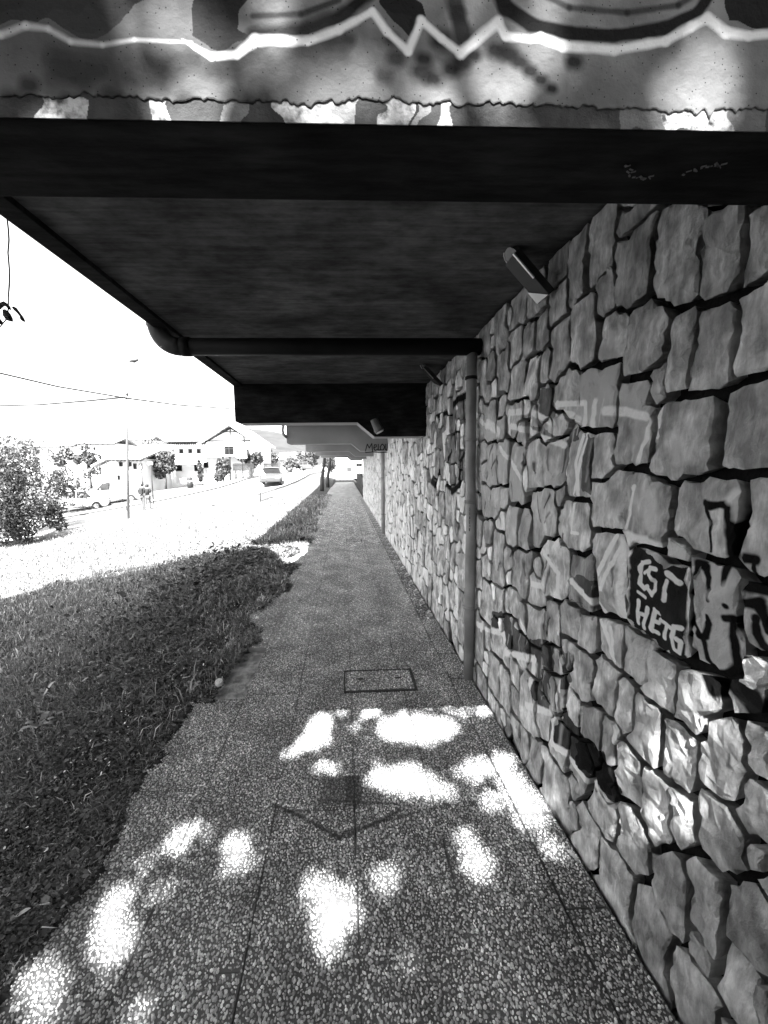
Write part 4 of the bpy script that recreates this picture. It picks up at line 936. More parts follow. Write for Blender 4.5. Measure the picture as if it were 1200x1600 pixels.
# tiny daisies
M_petal = mat('daisy_petal', .75, .7, .1, 50)
n = 420; y = r.uniform(1.5, 4.6, n); x = edge_x(y)-.2-np.abs(r.normal(0, .9, n)); z = ground(x, y)+r.uniform(.03, .085, n); s = r.uniform(.0035, .0065, n)
ang = k[None]*2*np.pi/5+r.uniform(0, 6, n)[:, None]; tl = r.normal(0, .5, (n, 2)); dx, dy = np.cos(ang)*s[:, None], np.sin(ang)*s[:, None]
P = np.stack([x[:, None]+dx, y[:, None]+dy, z[:, None]-dx*tl[:, :1]-dy*tl[:, 1:]], -1).reshape(-1, 3)
F = (np.array([(0, 1, 2), (0, 2, 3), (0, 3, 4)])[None]+(np.arange(n)*5)[:, None, None]).reshape(-1, 3)
o = obj('daisies', np_mesh('daisies', P, F, M_petal)); o['kind'] = 'stuff'
# broad-leaved weeds one can pick out
M_weed = mat('dock_leaf', .20, .5, .2, 12, spec=.4); M_weedp = mat('pale_dead_leaf', .42, .7, .15, 20)
def leaf_mesh(name, L_, Wd, m, curl=.3):
    vs = []; fs = []; N_ = 6
    for k in range(N_+1):
        t = k/N_; w_ = Wd*math.sin(math.pi*min(1, t*.9+.08))**.8*.5 if k < N_ else .0008
        zz = L_*(.55*math.sin(t*1.7)-curl*t*t); xx = L_*t*(1-.12*t)
        vs += [(xx, -w_, zz), (xx, 0, zz-.12*w_), (xx, w_, zz)]
    for k in range(N_):
        for j in (0, 1): fs.append((k*3+j, k*3+j+1, k*3+4+j, k*3+3+j))
    return MB().add(vs, fs).mesh(name, m, True)
LM = leaf_mesh('leaf', .12, .035, M_weed); LP = leaf_mesh('leaf', .10, .03, M_weedp, .1)
wspots = [((185, 1040), 6, 1.0, 'broad leaved dock weed with one pale upright leaf, in the middle of the shaded grass', True), ((62, 1062), 5, .8, 'low leafy weed near the left frame edge in the shaded grass', True),
          ((305, 1025), 5, .55, 'small leafy weed in the grass nearest the missing slab', False), ((300, 1085), 6, .55, 'bright leafed little weed at the ragged paving corner', False), ((60, 1120), 6, .9, 'tufted weed with arching blades left of the paving edge', False), ((215, 920), 4, 1.1, 'farther broad leafed weed in the middle of the shaded lawn', False)]
for (px, py), nl, sc, lab, pale in wspots:
    p = on(px, py, 2, -.05); p[2] = float(ground(p[0], p[1]))
    t = thing('weed', lab, 'plant', tuple(p), random.random()*6, 'weeds in the shaded grass')
    for q in range(nl):
        o = obj('leaf', LP if pale and q == 0 else LM, t, True); s_ = sc*random.uniform(1.0, 1.6); o.scale = (s_, s_, s_*(1.8 if pale and q == 0 else 1.1)); o.rotation_euler = (0, 0, q*2*math.pi/nl+random.uniform(-.3, .3)); o.location = (0, 0, .012)
for (px, py), rz, lab in (((128, 1068), 1.0, 'pale fallen leaf lying in the dark foreground weeds'), ((22, 1440), .4, 'dry pale leaf at the lower left paving edge'), ((905, 1352), 2.2, 'small dry leaf lying against the wall foot beside the sunlit patches'), ((812, 1180), .9, 'little curled leaf at the wall foot near the end of the sun patches'), ((640, 1000), 1.9, 'single small leaf on the shaded paving before the metal cover')):
    p = on(px, py, 2, 0); o = obj('fallen_leaf', LP); o.location = (p[0], p[1], .015); o.rotation_euler = (0, 0, rz); o.scale = (.6, .6, .3); tag(o, lab, 'leaf')

# ================================================================== the tree behind the camera whose crown dapples the paving
LX, LY, LZ = SUN_DIR
blobs = [(650,1140,72,25,0),(500,1135,20,24,.5),(480,1160,30,12,-.4),(452,1182,14,7,0),(575,1115,14,7,0),(640,1218,55,26,0),(598,1212,24,13,0),(745,1203,38,15,-.1),(792,1187,22,13,0),(805,1230,22,24,.4),(832,1265,30,34,.6),
 (370,1330,27,36,0),(272,1322,20,18,0),(225,1347,20,16,.4),(292,1288,14,9,0),(300,1300,15,12,0),(330,1310,10,12,0),(185,1405,24,32,.6),(180,1480,32,62,.45),(72,1550,36,52,.3),(250,1390,20,13,0),(528,1420,38,44,0),(488,1384,24,24,0),(598,1370,26,21,0),(512,1470,24,22,0),
 (730,1310,18,14,0),(752,1352,22,20,0),(706,1405,14,14,0),(860,1325,24,15,0),(650,1490,16,18,0),(336,1455,16,10,0),(512,1198,16,9,0),(800,1350,16,12,0),(830,1375,10,10,0),(656,1430,8,10,0),(110,1390,10,10,0),(215,1590,26,20,0),(690,1240,18,12,0),(770,1255,18,12,0),(20,1440,9,8,.5),(80,1275,10,6,0),
 (735,1109,30,5,0),(590,1111,22,5,0),(760,1112,18,6,0),(545,1112,12,5,0),
 # wall
 (1128,1150,36,48,.2),(1085,1085,26,36,.3),(1178,1068,34,38,0),(1045,1165,16,34,0),(975,1300,15,32,.2),(1030,1260,20,24,0),(1062,1150,16,36,.2),(1012,1285,10,14,0),(1155,925,18,22,0),(1190,1255,14,22,0),(1060,1255,12,16,0),(905,1130,10,18,0),(890,1105,8,14,0),(1147,782,10,10,0),(1100,832,14,12,.6),(1025,1080,10,22,0),(985,1180,10,20,0),(1105,1265,12,12,0),(840,1190,10,16,0),
 # fascia
 (1095,132,56,50,0),(430,85,34,32,0),(215,15,32,28,0),(272,55,26,20,.3),(560,100,45,22,0),(342,130,42,26,0),(875,2,30,20,0),(635,135,36,22,0),(770,128,30,28,0),(858,92,34,18,.3),(70,150,26,16,0),(195,115,10,18,-.4),(235,145,22,12,.4),(250,172,16,14,0),(70,178,24,14,0),(722,12,22,30,.6),(715,150,22,16,0),(500,172,40,10,0),(640,175,30,10,0),(1100,190,46,12,0),(300,15,28,34,0),(440,5,40,14,0)]
BL = np.array(blobs, float)  # sun patches to keep lit; crown gaps are shaped to these
SH1 = np.array([(-900, 1150), (-300, 1010), (0, 938), (60, 922), (110, 905), (160, 893), (205, 880), (240, 872), (300, 869), (360, 866), (420, 862), (436, 868), (445, 882), (470, 872), (560, 868), (1200, 860)], float)
def crown_hits(P):
    n = len(P)
    # first surface met by the sun ray through each leaf: fascia, wall, ground
    t_f = (BY0-.0045-P[:, 1])/LY; hf = P+t_f[:, None]*SUN_DIR_np; onf = (t_f > 0) & (hf[:, 2] > 2.195) & (hf[:, 2] < 3.2) & (hf[:, 0] > -1.5)
    t_w = (WALLX-P[:, 0])/LX; hw = P+t_w[:, None]*SUN_DIR_np; onw = (t_w > 0) & (hw[:, 2] > 0) & (hw[:, 2] < 3.2) & (hw[:, 1] > -3)
    hg = P.copy(); t = (0-P[:, 2])/LZ; hg = P+t[:, None]*SUN_DIR_np
    for _ in range(4):
        gz = np.where(hg[:, 0] > -1.06, 0, ground(hg[:, 0], hg[:, 1])); hg = P+((gz-P[:, 2])/LZ)[:, None]*SUN_DIR_np
    H = np.where(onf[:, None], hf, np.where(onw[:, None], hw, hg))
    surf = np.where(onf, 0, np.where(onw, 1, 2))
    return H, surf
SUN_DIR_np = np.array(SUN_DIR)
r = np.random.default_rng(8)
n = 225000
tx_, ty_ = r.uniform(-9.5, 2.2, n), r.uniform(-3.2, 10.0, n)           # where the leaf's shadow would fall
inn = r.random(n) < .68; ty_ = np.where(inn, r.uniform(.2, 9.2, n), ty_); tx_ = np.where(inn, r.uniform(0, 1, n)*(-(1.0*ty_+1.9)-1.9)+1.9, tx_)
zz = 5.2+r.uniform(0, 1, n)**1.3*2.6+.5*np.sin(tx_*1.7)+.4*np.sin(ty_*2.1)
P = np.stack([tx_, ty_, np.zeros(n)], -1)-(zz/(-LZ))[:, None]*SUN_DIR_np; P[:, 2] = zz
H, surf = crown_hits(P); hx, hy, hc = proj(H)
vis = hc > .15
lim = np.interp(hx, SH1[:, 0], SH1[:, 1])
rim = (vnoise(hx, hy, .05, 6)-.5)*14
keep = ~(vis & (surf == 2) & (hy < lim+rim))
keep &= ~((~vis) & (H[:, 1] > 4))
thin_ = r.random(n)
for bx_, by_, ba, bb, rot in blobs:
    c, s_ = math.cos(rot), math.sin(rot); dx, dy = hx-bx_, hy-by_
    mg = np.where(surf == 2, .004, np.where(surf == 1, .040, (.034 if ba >= 30 else .022)))*600/np.maximum(hc, .3)
    u = (dx*c+dy*s_)/(ba+mg); v = (-dx*s_+dy*c)/(bb+mg)
    wob = 1+.35*(vnoise(hx, hy, .045, 3)-.5)
    keep &= ~(vis & (u*u+v*v < wob))
    keep &= ~(vis & (surf == 2) & (u*u+v*v < 2.6) & (thin_ < .5))
qx, qy, qc = proj(P); keep &= ~((qc > .1) & (qx > -60) & (qx < 1260) & (qy > 250) & (qy < 1700))
P = P[keep]; n = len(P); print('crown leaves', n)
M_leaf = attr_shade(mat('tree_leaf', .05, .55, .2, 3, spec=.35))
def leaf_cloud(name, P, size, r, m, aspect=.55, nbias=None, shade=.35):
    n = len(P); s = np.broadcast_to(size, (n,))*r.uniform(.7, 1.3, n)
    N_ = r.normal(0, 1, (n, 3)); 
    if nbias is not None: N_ = N_+nbias
    N_ /= np.linalg.norm(N_, axis=1)[:, None]; A = np.cross(N_, r.normal(0, 1, (n, 3))); A /= np.linalg.norm(A, axis=1)[:, None]; B = np.cross(N_, A)
    a, b = A*s[:, None], B*(s*aspect)[:, None]
    V = np.stack([P-a, P-a*.1+b, P+a, P-a*.1-b], 1).reshape(-1, 3); F = np.arange(n*4).reshape(-1, 4)
    return np_mesh(name, V, F, m, shade=np.repeat(np.clip(r.lognormal(0, shade, n), .35, 2.2), 4))
big = thing('tree', 'broad leafy tree whose twig hangs into the sky at upper left', 'tree', (-4.6, -5.2, float(ground(-4.6, -5.2))))
M_bark = mat('bark', .06, .95, .4, 8, bump=.8, bscale=25, stretch=(1, 1, .3))
bm_ = MB(); z0 = float(ground(-4.6, -5.2))
bm_.tube([(-4.6, -5.2, z0-.2), (-4.55, -5.2, z0+.5), (-4.4, -5.1, 2.2), (-4.1, -4.9, 4.2)], [.34, .26, .21, .17], 12)
for tip in ((-1.2, -1.5, 6.6), (-6.5, -2.0, 6.4), (-3.2, -8.0, 6.8), (-.4, -5.2, 6.9), (-7.5, -6.5, 6.3), (-3.4, .8, 6.0), (-1.9, 1.2, 5.7)):
    m_ = Vector((-4.1, -4.9, 3.9)).lerp(Vector(tip), .5)+Vector((0, 0, .5)); bm_.tube([(-4.15, -4.92, 3.8), m_, tip], [.12, .075, .02], 8)
obj('trunk', bm_.mesh('trunk', M_bark, True), big)
o = obj('crown', leaf_cloud('crown', P, .058, r, M_leaf, nbias=np.array([0, 0, .6])), big); o['kind'] = 'stuff'
# a tall dense hedge added unseen behind the camera to keep sky light off the near end
hd = thing('shade_hedge', 'tall dark evergreen hedge added unseen behind the camera to block sky light', 'shade_hedge', (-2.6, -3.0, -.6))
n = 26000; hx_ = r.uniform(-7.5, .9, n); hz_ = r.uniform(-.6, 3.5, n); hy_ = -2.9+.35*r.normal(0, 1, n)+.25*(vnoise(hx_, hz_, 1.3, 8)-.5)
o = obj('foliage', leaf_cloud('foliage', np.stack([hx_, hy_, hz_], -1), .075, r, attr_shade(mat('hedge_leaf', .04, .6, .2, 3, spec=.2))), hd); o['kind'] = 'stuff'
for q in range(7): obj('stem', MB().tube([(-7+1.2*q, -2.9, -.9), (-7+1.2*q+.1, -2.95, 2.6)], [.05, .02], 6).mesh('stem', M_bark, True), hd)
def tw(px, py): return tuple(on(px, py, 1, 2.05))
M_twig = mat('twig_bark', .03, .9, .3, 30)
tops = [(-1.9, 1.2, 5.7), (-1.86, 1.9, 4.4), (-1.82, 2.03, 3.6)]
tg = obj('twig', MB().tube(tops+[tw(10, 332), tw(13, 358), tw(14, 375), tw(12.5, 395), tw(15, 425), tw(14.5, 445), tw(13, 465), tw(13, 480), tw(12, 492), tw(9, 500), tw(-2, 513), tw(-20, 530)], [.012, .008, .006]+[.0035]*6+[.003]*6, 6).mesh('twig', M_twig, True), big)
def curl(pts, w, name='leaf'):
    P_ = [Vector(tw(*p)) for p in pts]; m = MB(); vs = []; nn = len(P_)
    for k, p in enumerate(P_):
        d = (P_[min(k+1, nn-1)]-P_[max(k-1, 0)]).normalized(); a = d.cross(Vector((0, 1, 0))).normalized(); ww = w[k]*.0042
        vs += [p-a*ww, p+Vector((0, .012+ww, 0)), p+a*ww, p-Vector((0, .006, 0))]
    fs = [(k*4+j, k*4+(j+1) % 4, k*4+4+(j+1) % 4, k*4+4+j) for k in range(nn-1) for j in range(4)]
    me = m.add(vs, fs).mesh(name, M_twig, True); oo = obj(name, me, tg); return oo
curl([(-4, 482), (0, 476), (6, 474), (11, 477), (14, 483)], [1, 2.4, 2.6, 2.0, .8])
curl([(6, 484), (9, 490), (12, 494), (14, 499), (15, 501)], [2.0, 4.2, 4.4, 3.0, 1.2])
curl([(20, 480), (24, 483), (28, 488), (32, 493), (34, 498), (36, 502)], [1.4, 2.2, 1.5, 1.4, 2.0, .6])
curl([(-6, 495), (-2, 500), (0, 506)], [2, 2.5, 1])

# ================================================================== street furniture
def gz(x, y): return float(ground(x, y))
def at(px, py, Y): p = on(px, py, 1, Y); return p
M_post = mat('galvanised_post', .12, .5, .1, 4, metal=.2); M_dpost = mat('dark_post', .02, .6, .2, 4); M_sign = mat('sign_face', .80, .4, .05, 4); M_signd = mat('sign_black', .02, .5)
# street lamp
b = at(200, 803, 23.0); zb_ = gz(b[0], b[1])
lamp = thing('street_lamp', 'tall thin street lamp standing at the road edge beyond the grass', 'lamp post', (b[0], b[1], zb_))
tp = at(196.5, 566, 23.0); 
obj('pole', MB().tube([(b[0], 23, zb_-.1), (b[0]*.5+tp[0]*.5, 23, (zb_+tp[2])/2), (tp[0], 23, tp[2])], [.085, .065, .045], 8).mesh('pole', M_post, True), lamp)
a1, a2 = at(199, 564.5, 23), at(214, 562, 22.6)
obj('arm', MB().tube([tuple(tp), tuple(a1), tuple(a2)], .03, 6).mesh('arm', M_post, True), lamp)
h1, h2 = at(203, 564.5, 22.9), at(215, 562.3, 22.6)
obj('lamp_head', MB().tube([tuple(h1), tuple((h1+h2)/2+np.array([0, 0, -.03])), tuple(h2)], [.05, .10, .06], 8).mesh('lamp_head', M_dpost, True), lamp)
obj('insulator', MB().lathe([(.03, 0), (.07, .05), (.07, .12), (.03, .2)], (at(197.5, 619, 23)[0]+.08, 22.95, at(197.5, 619, 23)[2]), 8).mesh('insulator', M_signd, True), lamp)
obj('pole_band', MB().lathe([(.075, 0), (.09, .02), (.09, .28), (.075, .3)], (at(199.5, 795, 23)[0], 23, at(199.5, 798, 23)[2]), 8).mesh('pole_band', M_dpost, True), lamp)
# overhead cables
def cable(pts, label, rad=.046):
    P_ = [Vector(p) for p in pts]; out = []
    for k in range(len(P_)-1):
        for j in range(8):
            t = j/8; p = P_[k].lerp(P_[k+1], t); out.append(p)
    out.append(P_[-1]); m = MB().tube(out, rad, 5).mesh('overhead_cable', M_signd, True)
    tag(obj('overhead_cable', m), label, 'cable', 'overhead cables')
pt = lambda x, y, Y: tuple(at(x, y, Y))
cable([pt(-160, 545, 17), pt(0, 583, 19.5), pt(90, 604, 21.2), pt(197, 622, 22.95), pt(280, 633, 27), pt(366, 639, 32), pt(470, 642, 38)], 'long overhead cable sagging across the sky past the street lamp')
cable([pt(-160, 632, 34), pt(0, 634, 30), pt(60, 632.5, 28), pt(130, 627, 25), pt(197, 620.5, 23)], 'lower overhead cable running left from the street lamp', .058)
ug = at(1, 800, 30.0); tpu = at(1, 585, 30)
up = thing('utility_pole', 'slender pole at the left frame edge behind the bushy tree', 'pole', (ug[0], 30, gz(ug[0], 30)))
obj('pole', MB().tube([(ug[0], 30, gz(ug[0], 30)-.1), (ug[0], 30, tpu[2])], [.10, .07], 8).mesh('pole', M_post, True), up)
obj('cross_bar', MB().box((ug[0], 30, tpu[2]-.3), (.5, .06, .06)).mesh('cross_bar', M_dpost), up)

def plate(poly, Y, cx, cz, th=.03): return MB().prism([(cx+p[0], cz+p[1]) for p in poly], Y-th, Y, 1)
circ = lambda R_, n=20: [(R_*math.cos(2*math.pi*k/n), R_*math.sin(2*math.pi*k/n)) for k in range(n)]
# warning triangle over a round sign, on the grass by the car
Ys = 23.5; b = at(407, 785, Ys); zb_ = gz(b[0], Ys)
s_ = thing('road_sign', 'white triangular sign above a round sign on the grass before the estate car', 'sign', (b[0], Ys, zb_))
pc = at(405, 735, Ys); rc_ = at(405.5, 761, Ys)
obj('post', MB().tube([(b[0], Ys+.03, zb_-.1), (b[0], Ys+.03, pc[2]+.3)], .03, 6).mesh('post', M_post, True), s_)
tri = lambda R_: [(R_*math.cos(math.pi/2+k*2*math.pi/3), R_*math.sin(math.pi/2+k*2*math.pi/3)-.05) for k in range(3)]
tf = obj('triangle_plate', plate(tri(.42), Ys, pc[0], pc[2]).mesh('triangle_plate', M_sign), s_)
obj('symbol', MB().bx(pc[0]-.025, pc[0]+.025, Ys-.034, Ys-.031, pc[2]-.16, pc[2]+.08).mesh('symbol', mat('sign_grey', .45, .5)), s_)
rp = obj('round_plate', plate(circ(.27), Ys, rc_[0], rc_[2]).mesh('round_plate', M_sign), s_)
rg = MB(); 
for k in range(20):
    a, c_ = circ(.265)[k], circ(.265)[(k+1) % 20]; rg.add([(rc_[0]+a[0], Ys-.0325, rc_[2]+a[1]), (rc_[0]+c_[0], Ys-.0325, rc_[2]+c_[1]), (rc_[0]+c_[0]*.8, Ys-.0325, rc_[2]+c_[1]*.8), (rc_[0]+a[0]*.8, Ys-.0325, rc_[2]+a[1]*.8)], [(0, 1, 2, 3)])
obj('ring', rg.mesh('ring', bpy.data.materials['sign_grey']), s_)
for q in (-.13, .03): obj('symbol', MB().bx(rc_[0]+q, rc_[0]+q+.1, Ys-.034, Ys-.031, rc_[2]-.06, rc_[2]+.07).mesh('symbol', M_signd), s_)
# large blank panel on two posts by the house
Ys = 46; p0, p1 = at(370, 693, Ys), at(386, 716, Ys)
bs = thing('notice_panel', 'big blank white panel sign on a post in front of the gabled house', 'sign', (p0[0]/2+p1[0]/2, Ys, gz(p0[0], Ys)))
obj('panel', MB().bx(p0[0], p1[0], Ys-.05, Ys, p1[2], p0[2]).mesh('panel', M_sign), bs)
for x in ((p0[0]+p1[0])/2,): obj('post', MB().tube([(x, Ys+.05, gz(x, Ys)-.1), (x, Ys+.05, p0[2]-.1)], .05, 6).mesh('post', M_dpost, True), bs)
# pedestrian signs near the two walkers
def small_sign(px0, py0, px1, py1, pby, Y, label, dark=False, name='road_sign', post=M_dpost):
    p0, p1 = at(px0, py0, Y), at(px1, py1, Y); cx = (p0[0]+p1[0])/2; zb_ = gz(cx, Y)
    t = thing(name, label, 'sign', (cx, Y, zb_))
    obj('plate', MB().bx(p0[0], p1[0], Y-.04, Y, p1[2], p0[2]).mesh('plate', M_signd if dark else M_sign, bevel=.0), t)
    if dark:
        w = p1[0]-p0[0]; hgt = p0[2]-p1[2]; obj('symbol', plate([(-w*.3, -hgt*.33), (w*.3, -hgt*.33), (0, hgt*.33)], Y-.042, cx, (p0[2]+p1[2])/2, .004).mesh('symbol', M_sign), t)
    obj('post', MB().tube([(cx, Y+.03, zb_-.1), (cx, Y+.03, p0[2]-.03)], .04, 6).mesh('post', post, True), t)
small_sign(216.5, 724, 223, 733, 770, 33, 'dark square sign with a pale triangle, behind the two walkers', True)
small_sign(231, 722, 239, 726, 782, 29.5, 'plain pale plate on a thin post just right of the two walkers')
small_sign(160, 705, 170, 712, 770, 34, 'pale plate on a post in front of the low house by the van')
for px, py, Y, lab in ((157, 770, 33, 'thin white bollard post before the white van'), (328, 742, 44, 'thin dark post in front of the terrace left of the round bush'), (316, 742, 45, 'shorter thin post left of the dark post at the terrace')):
    p = at(px, py, Y); t_ = obj('post', MB().tube([(p[0], Y, gz(p[0], Y)-.1), (p[0], Y, gz(p[0], Y)+1.6)], .05, 6).mesh('post', M_post if px < 300 else M_dpost, True)); tag(t_, lab, 'post')
# litter bin
p = at(297, 757, 42); z = gz(p[0], 42)+.02
bn = thing('litter_bin', 'dark round litter bin with a hood across the road', 'bin', (p[0], 42, z))
obj('drum', MB().lathe([(.26, 0), (.30, .05), (.32, .62), (.30, .64)], (p[0], 42, z), 14).mesh('drum', mat('bin_dark', .02, .5), True), bn)
obj('hood', MB().lathe([(.33, .82), (.32, .95), (.18, 1.06), (.02, 1.08)], (p[0], 42, z), 14).mesh('hood', bpy.data.materials['bin_dark'], True), bn)
obj('liner', MB().lathe([(.2, .63), (.22, .72), (.12, .80)], (p[0]+.05, 41.95, z), 10).mesh('liner', M_sign, True), bn)
for q in (-.31, .27): obj('bracket', MB().bx(p[0]+q, p[0]+q+.04, 41.98, 42.02, z+.6, z+.9).mesh('bracket', bpy.data.materials['bin_dark']), bn)

# ================================================================== vehicles
M_glassc = mat('car_glass', .012, .12, .2, 4, spec=.6); M_tyre = mat('tyre', .015, .85, .2, 20); M_rim = mat('wheel_rim', .5, .35, .1, 10, metal=.7)
M_lampw = mat('lamp_clear', .7, .2, .1, 10); M_lampr = mat('lamp_tail', .12, .25, .1, 10); M_trim = mat('bumper_trim', .04, .6, .2, 10)
def car(label, paint, loc, rz, L_, Wd, st, group, name='parked_car', cat='car', dark_rear=False):
    """st: stations along the length from nose to tail: (x, z_belt, z_roof or None); x 0..1"""
    t = thing(name, label, cat, loc, rz, group)
    hw = Wd/2
    # lower body: sections with tumblehome, wheel arches cut as dark liners
    body = MB(); sec = []
    for (x, zb_, zr) in st:
        e = min(x, 1-x); k = 1 if e > .06 else .86+.14*(e/.06)
        X_ = (x-.5)*L_; z0 = .22 if .05 < x < .95 else .30
        sec.append([(X_, -hw*k*.93, z0), (X_, -hw*k, .42), (X_, -hw*k, zb_*.82), (X_, -hw*k*.95, zb_), (X_, 0, zb_+.03), (X_, hw*k*.95, zb_), (X_, hw*k, zb_*.82), (X_, hw*k, .42), (X_, hw*k*.93, z0)])
    m = 9; vs = [p for s_ in sec for p in s_]; fs = []
    for i in range(len(sec)-1):
        for j in range(m-1): fs.append((i*m+j, i*m+j+1, (i+1)*m+j+1, (i+1)*m+j))
        fs.append((i*m+m-1, i*m, (i+1)*m, (i+1)*m+m-1))
    fs += [tuple(range(m)), tuple((len(sec)-1)*m+j for j in range(m-1, -1, -1))]
    bo = obj('body', body.add(vs, fs).mesh('body', paint, False, .0), t, True)
    # cabin: glass volume, painted roof, pillars
    cab = [(x, zb_, zr) for x, zb_, zr in st if zr]
    g = MB(); gs = []
    for k, (x, zb_, zr) in enumerate(cab):
        X_ = (x-.5)*L_; gs.append([(X_, -hw*.93, zb_-.02), (X_, -hw*.76, zr-.05), (X_, hw*.76, zr-.05), (X_, hw*.93, zb_-.02)])
    vs = [p for s_ in gs for p in s_]; fs = []
    for i in range(len(gs)-1):
        for j in range(3): fs.append((i*4+j, i*4+j+1, i*4+5+j, i*4+4+j))
    fs += [(0, 1, 2, 3), tuple((len(gs)-1)*4+j for j in (3, 2, 1, 0))]
    obj('glazing', g.add(vs, fs).mesh('glazing', M_glassc), t, True)
    rm = MB(); rs = [(x, zr) for x, zb_, zr in cab if zr-zb_ > .25]
    vs = []; 
    for x, zr in rs:
        X_ = (x-.5)*L_; vs += [(X_, -hw*.78, zr-.06), (X_, -hw*.70, zr), (X_, 0, zr+.03), (X_, hw*.70, zr), (X_, hw*.78, zr-.06)]
    fs = [(i*5+j, i*5+j+1, i*5+6+j, i*5+5+j) for i in range(len(rs)-1) for j in range(4)]
    obj('roof', rm.add(vs, fs).mesh('roof', paint), t, True)
    for i in range(len(cab)):
        x, zb_, zr = cab[i]
        X_ = (x-.5)*L_
        if zr-zb_ < .25: continue
        for sgn in (-1, 1):
            j = i-1 if i == [q for q in range(len(cab)) if cab[q][2]-cab[q][1] > .25][0] else (i+1 if i == [q for q in range(len(cab)) if cab[q][2]-cab[q][1] > .25][-1] and i+1 < len(cab) else i)
            j = max(0, min(len(cab)-1, j)); Xb = (cab[j][0]-.5)*L_; zb2 = cab[j][1]
            obj('pillar', MB().tube([(Xb, sgn*hw*.94, zb2-.02), (X_, sgn*hw*.77, zr-.04)], .035, 5).mesh('pillar', paint), t, True)
    R_ = .31
    for fx in (.19, .80):
        for sgn in (-1, 1):
            X_ = (fx-.5)*L_
            obj('arch_liner', MB().tube([(X_, sgn*(hw-.22), R_+.03), (X_, sgn*(hw+.004), R_+.03)], R_+.055, 16).mesh('arch_liner', M_trim), t, True)
            w = obj('wheel', MB().tube([(X_, sgn*(hw-.19), R_), (X_, sgn*(hw-.0), R_), (X_, sgn*(hw+.012), R_)], [R_, R_, R_-.03], 18).mesh('wheel', M_tyre), t, True)
            obj('rim', MB().tube([(X_, sgn*(hw+.0), R_), (X_, sgn*(hw+.018), R_)], [R_*.68, R_*.6], 12).mesh('rim', M_rim), w, True)
    for sgn in (-1, 1):
        obj('headlight', MB().box((-L_/2+.07, sgn*hw*.62, .66), (.12, .34, .15), 0, 0, .25).mesh('headlight', M_lampw, bevel=.02), t, True)
        obj('tail_light', MB().box((L_/2-.05, sgn*hw*.76, .80), (.10, .17, .30)).mesh('tail_light', M_lampr, bevel=.02), t, True)
        obj('mirror', MB().box((-.17*L_, sgn*(hw+.07), 1.0), (.08, .16, .12)).mesh('mirror', M_trim, bevel=.02), t, True)
    obj('bumper', MB().box((-L_/2+.02, 0, .38), (.12, Wd*.86, .16)).mesh('bumper', M_trim, bevel=.03), t, True)
    obj('bumper', MB().box((L_/2-.02, 0, .40), (.12, Wd*.86, .18)).mesh('bumper', M_trim if dark_rear else paint, bevel=.03), t, True)
    obj('number_plate', MB().box((L_/2+.045, 0, .58), (.02, .5, .11)).mesh('number_plate', M_sign), t, True)
    for sgn in (-1, 1): obj('sill_trim', MB().box((0, sgn*hw*.965, .27), (L_*.5, .04, .08)).mesh('sill_trim', M_trim), t, True)
    for sgn in (-1, 1):
        for X_ in (-.02*L_, .2*L_): obj('door_handle', MB().box((X_, sgn*(hw+.005), .80), (.16, .02, .03)).mesh('door_handle', M_trim), t, True)
        for X_ in (-.09*L_, .13*L_): obj('door_seam', MB().box((X_, sgn*(hw+.001), .62), (.012, .012, .7)).mesh('door_seam', M_trim), t, True)
    return t
EST = [(0, .58, None), (.03, .68, None), (.22, .92, None), (.24, .95, .97), (.38, .97, 1.42), (.52, .97, 1.50), (.72, .98, 1.50), (.90, .98, 1.46), (.965, .97, 1.02), (1.0, .86, None)]
SUV = [(0, .66, None), (.03, .80, None), (.20, .98, None), (.22, 1.0, 1.03), (.35, 1.02, 1.58), (.5, 1.02, 1.68), (.74, 1.03, 1.67), (.92, 1.03, 1.60), (.975, 1.02, 1.06), (1.0, .9, None)]
VAN = [(0, .70, None), (.03, .84, None), (.15, 1.05, None), (.17, 1.07, 1.10), (.30, 1.10, 1.80), (.42, 1.12, 1.88), (.46, 1.5, 1.88), (1.0, 1.5, 1.86)]
P_grey = mat('car_paint_grey', .06, .3, .05, 2, spec=.6); P_white = mat('car_paint_white', .78, .3, .03, 2, spec=.5); P_sil = mat('car_paint_silver', .12, .3, .05, 2, metal=.3)
P = at(425, 757, 34); c1 = car('light grey estate car driving away on the road, seen from behind', P_grey, (P[0], 34, gz(P[0], 34)+.035), math.radians(90+8), 4.5, 1.75, EST, 'cars on and beside the road', 'estate_car', 'car', True)
for q in (-.62, .62): obj('roof_rail', MB().tube([(-.3, q, 1.53), (1.5, q, 1.51)], .025, 5).mesh('roof_rail', M_trim), c1, True)
P = at(181, 771, 36); z = gz(P[0], 36)
van = car('white panel van parked nose left by the low house', P_white, (P[0], 36, z+.03), math.radians(20), 4.4, 1.8, [(a, b_, c_) for a, b_, c_ in VAN], 'cars on and beside the road', 'panel_van', 'van')
obj('cargo_side', MB().bx(-.15, 2.2, -.86, .86, 1.02, 1.86).mesh('cargo_side', P_white, bevel=.05), van, True)
P = at(122, 776, 33); z = gz(P[0], 33)
car('pale car with dark windows half hidden behind the bushy tree', P_white, (P[0], 33, z+.02), math.radians(205), 4.3, 1.8, SUV, 'cars on and beside the road')
P = at(508, 742, 62)
car('small pale car parked far off past the walkway end', P_white, (-3.2, 66, gz(-3.2, 66)+.05), math.radians(12), 4.0, 1.7, EST, 'cars on and beside the road')
car('distant car under the dark tree left of the walkway end', P_sil, (-6.3, 70, gz(-6.3, 70)+.05), math.radians(165), 4.2, 1.7, EST, 'cars on and beside the road')

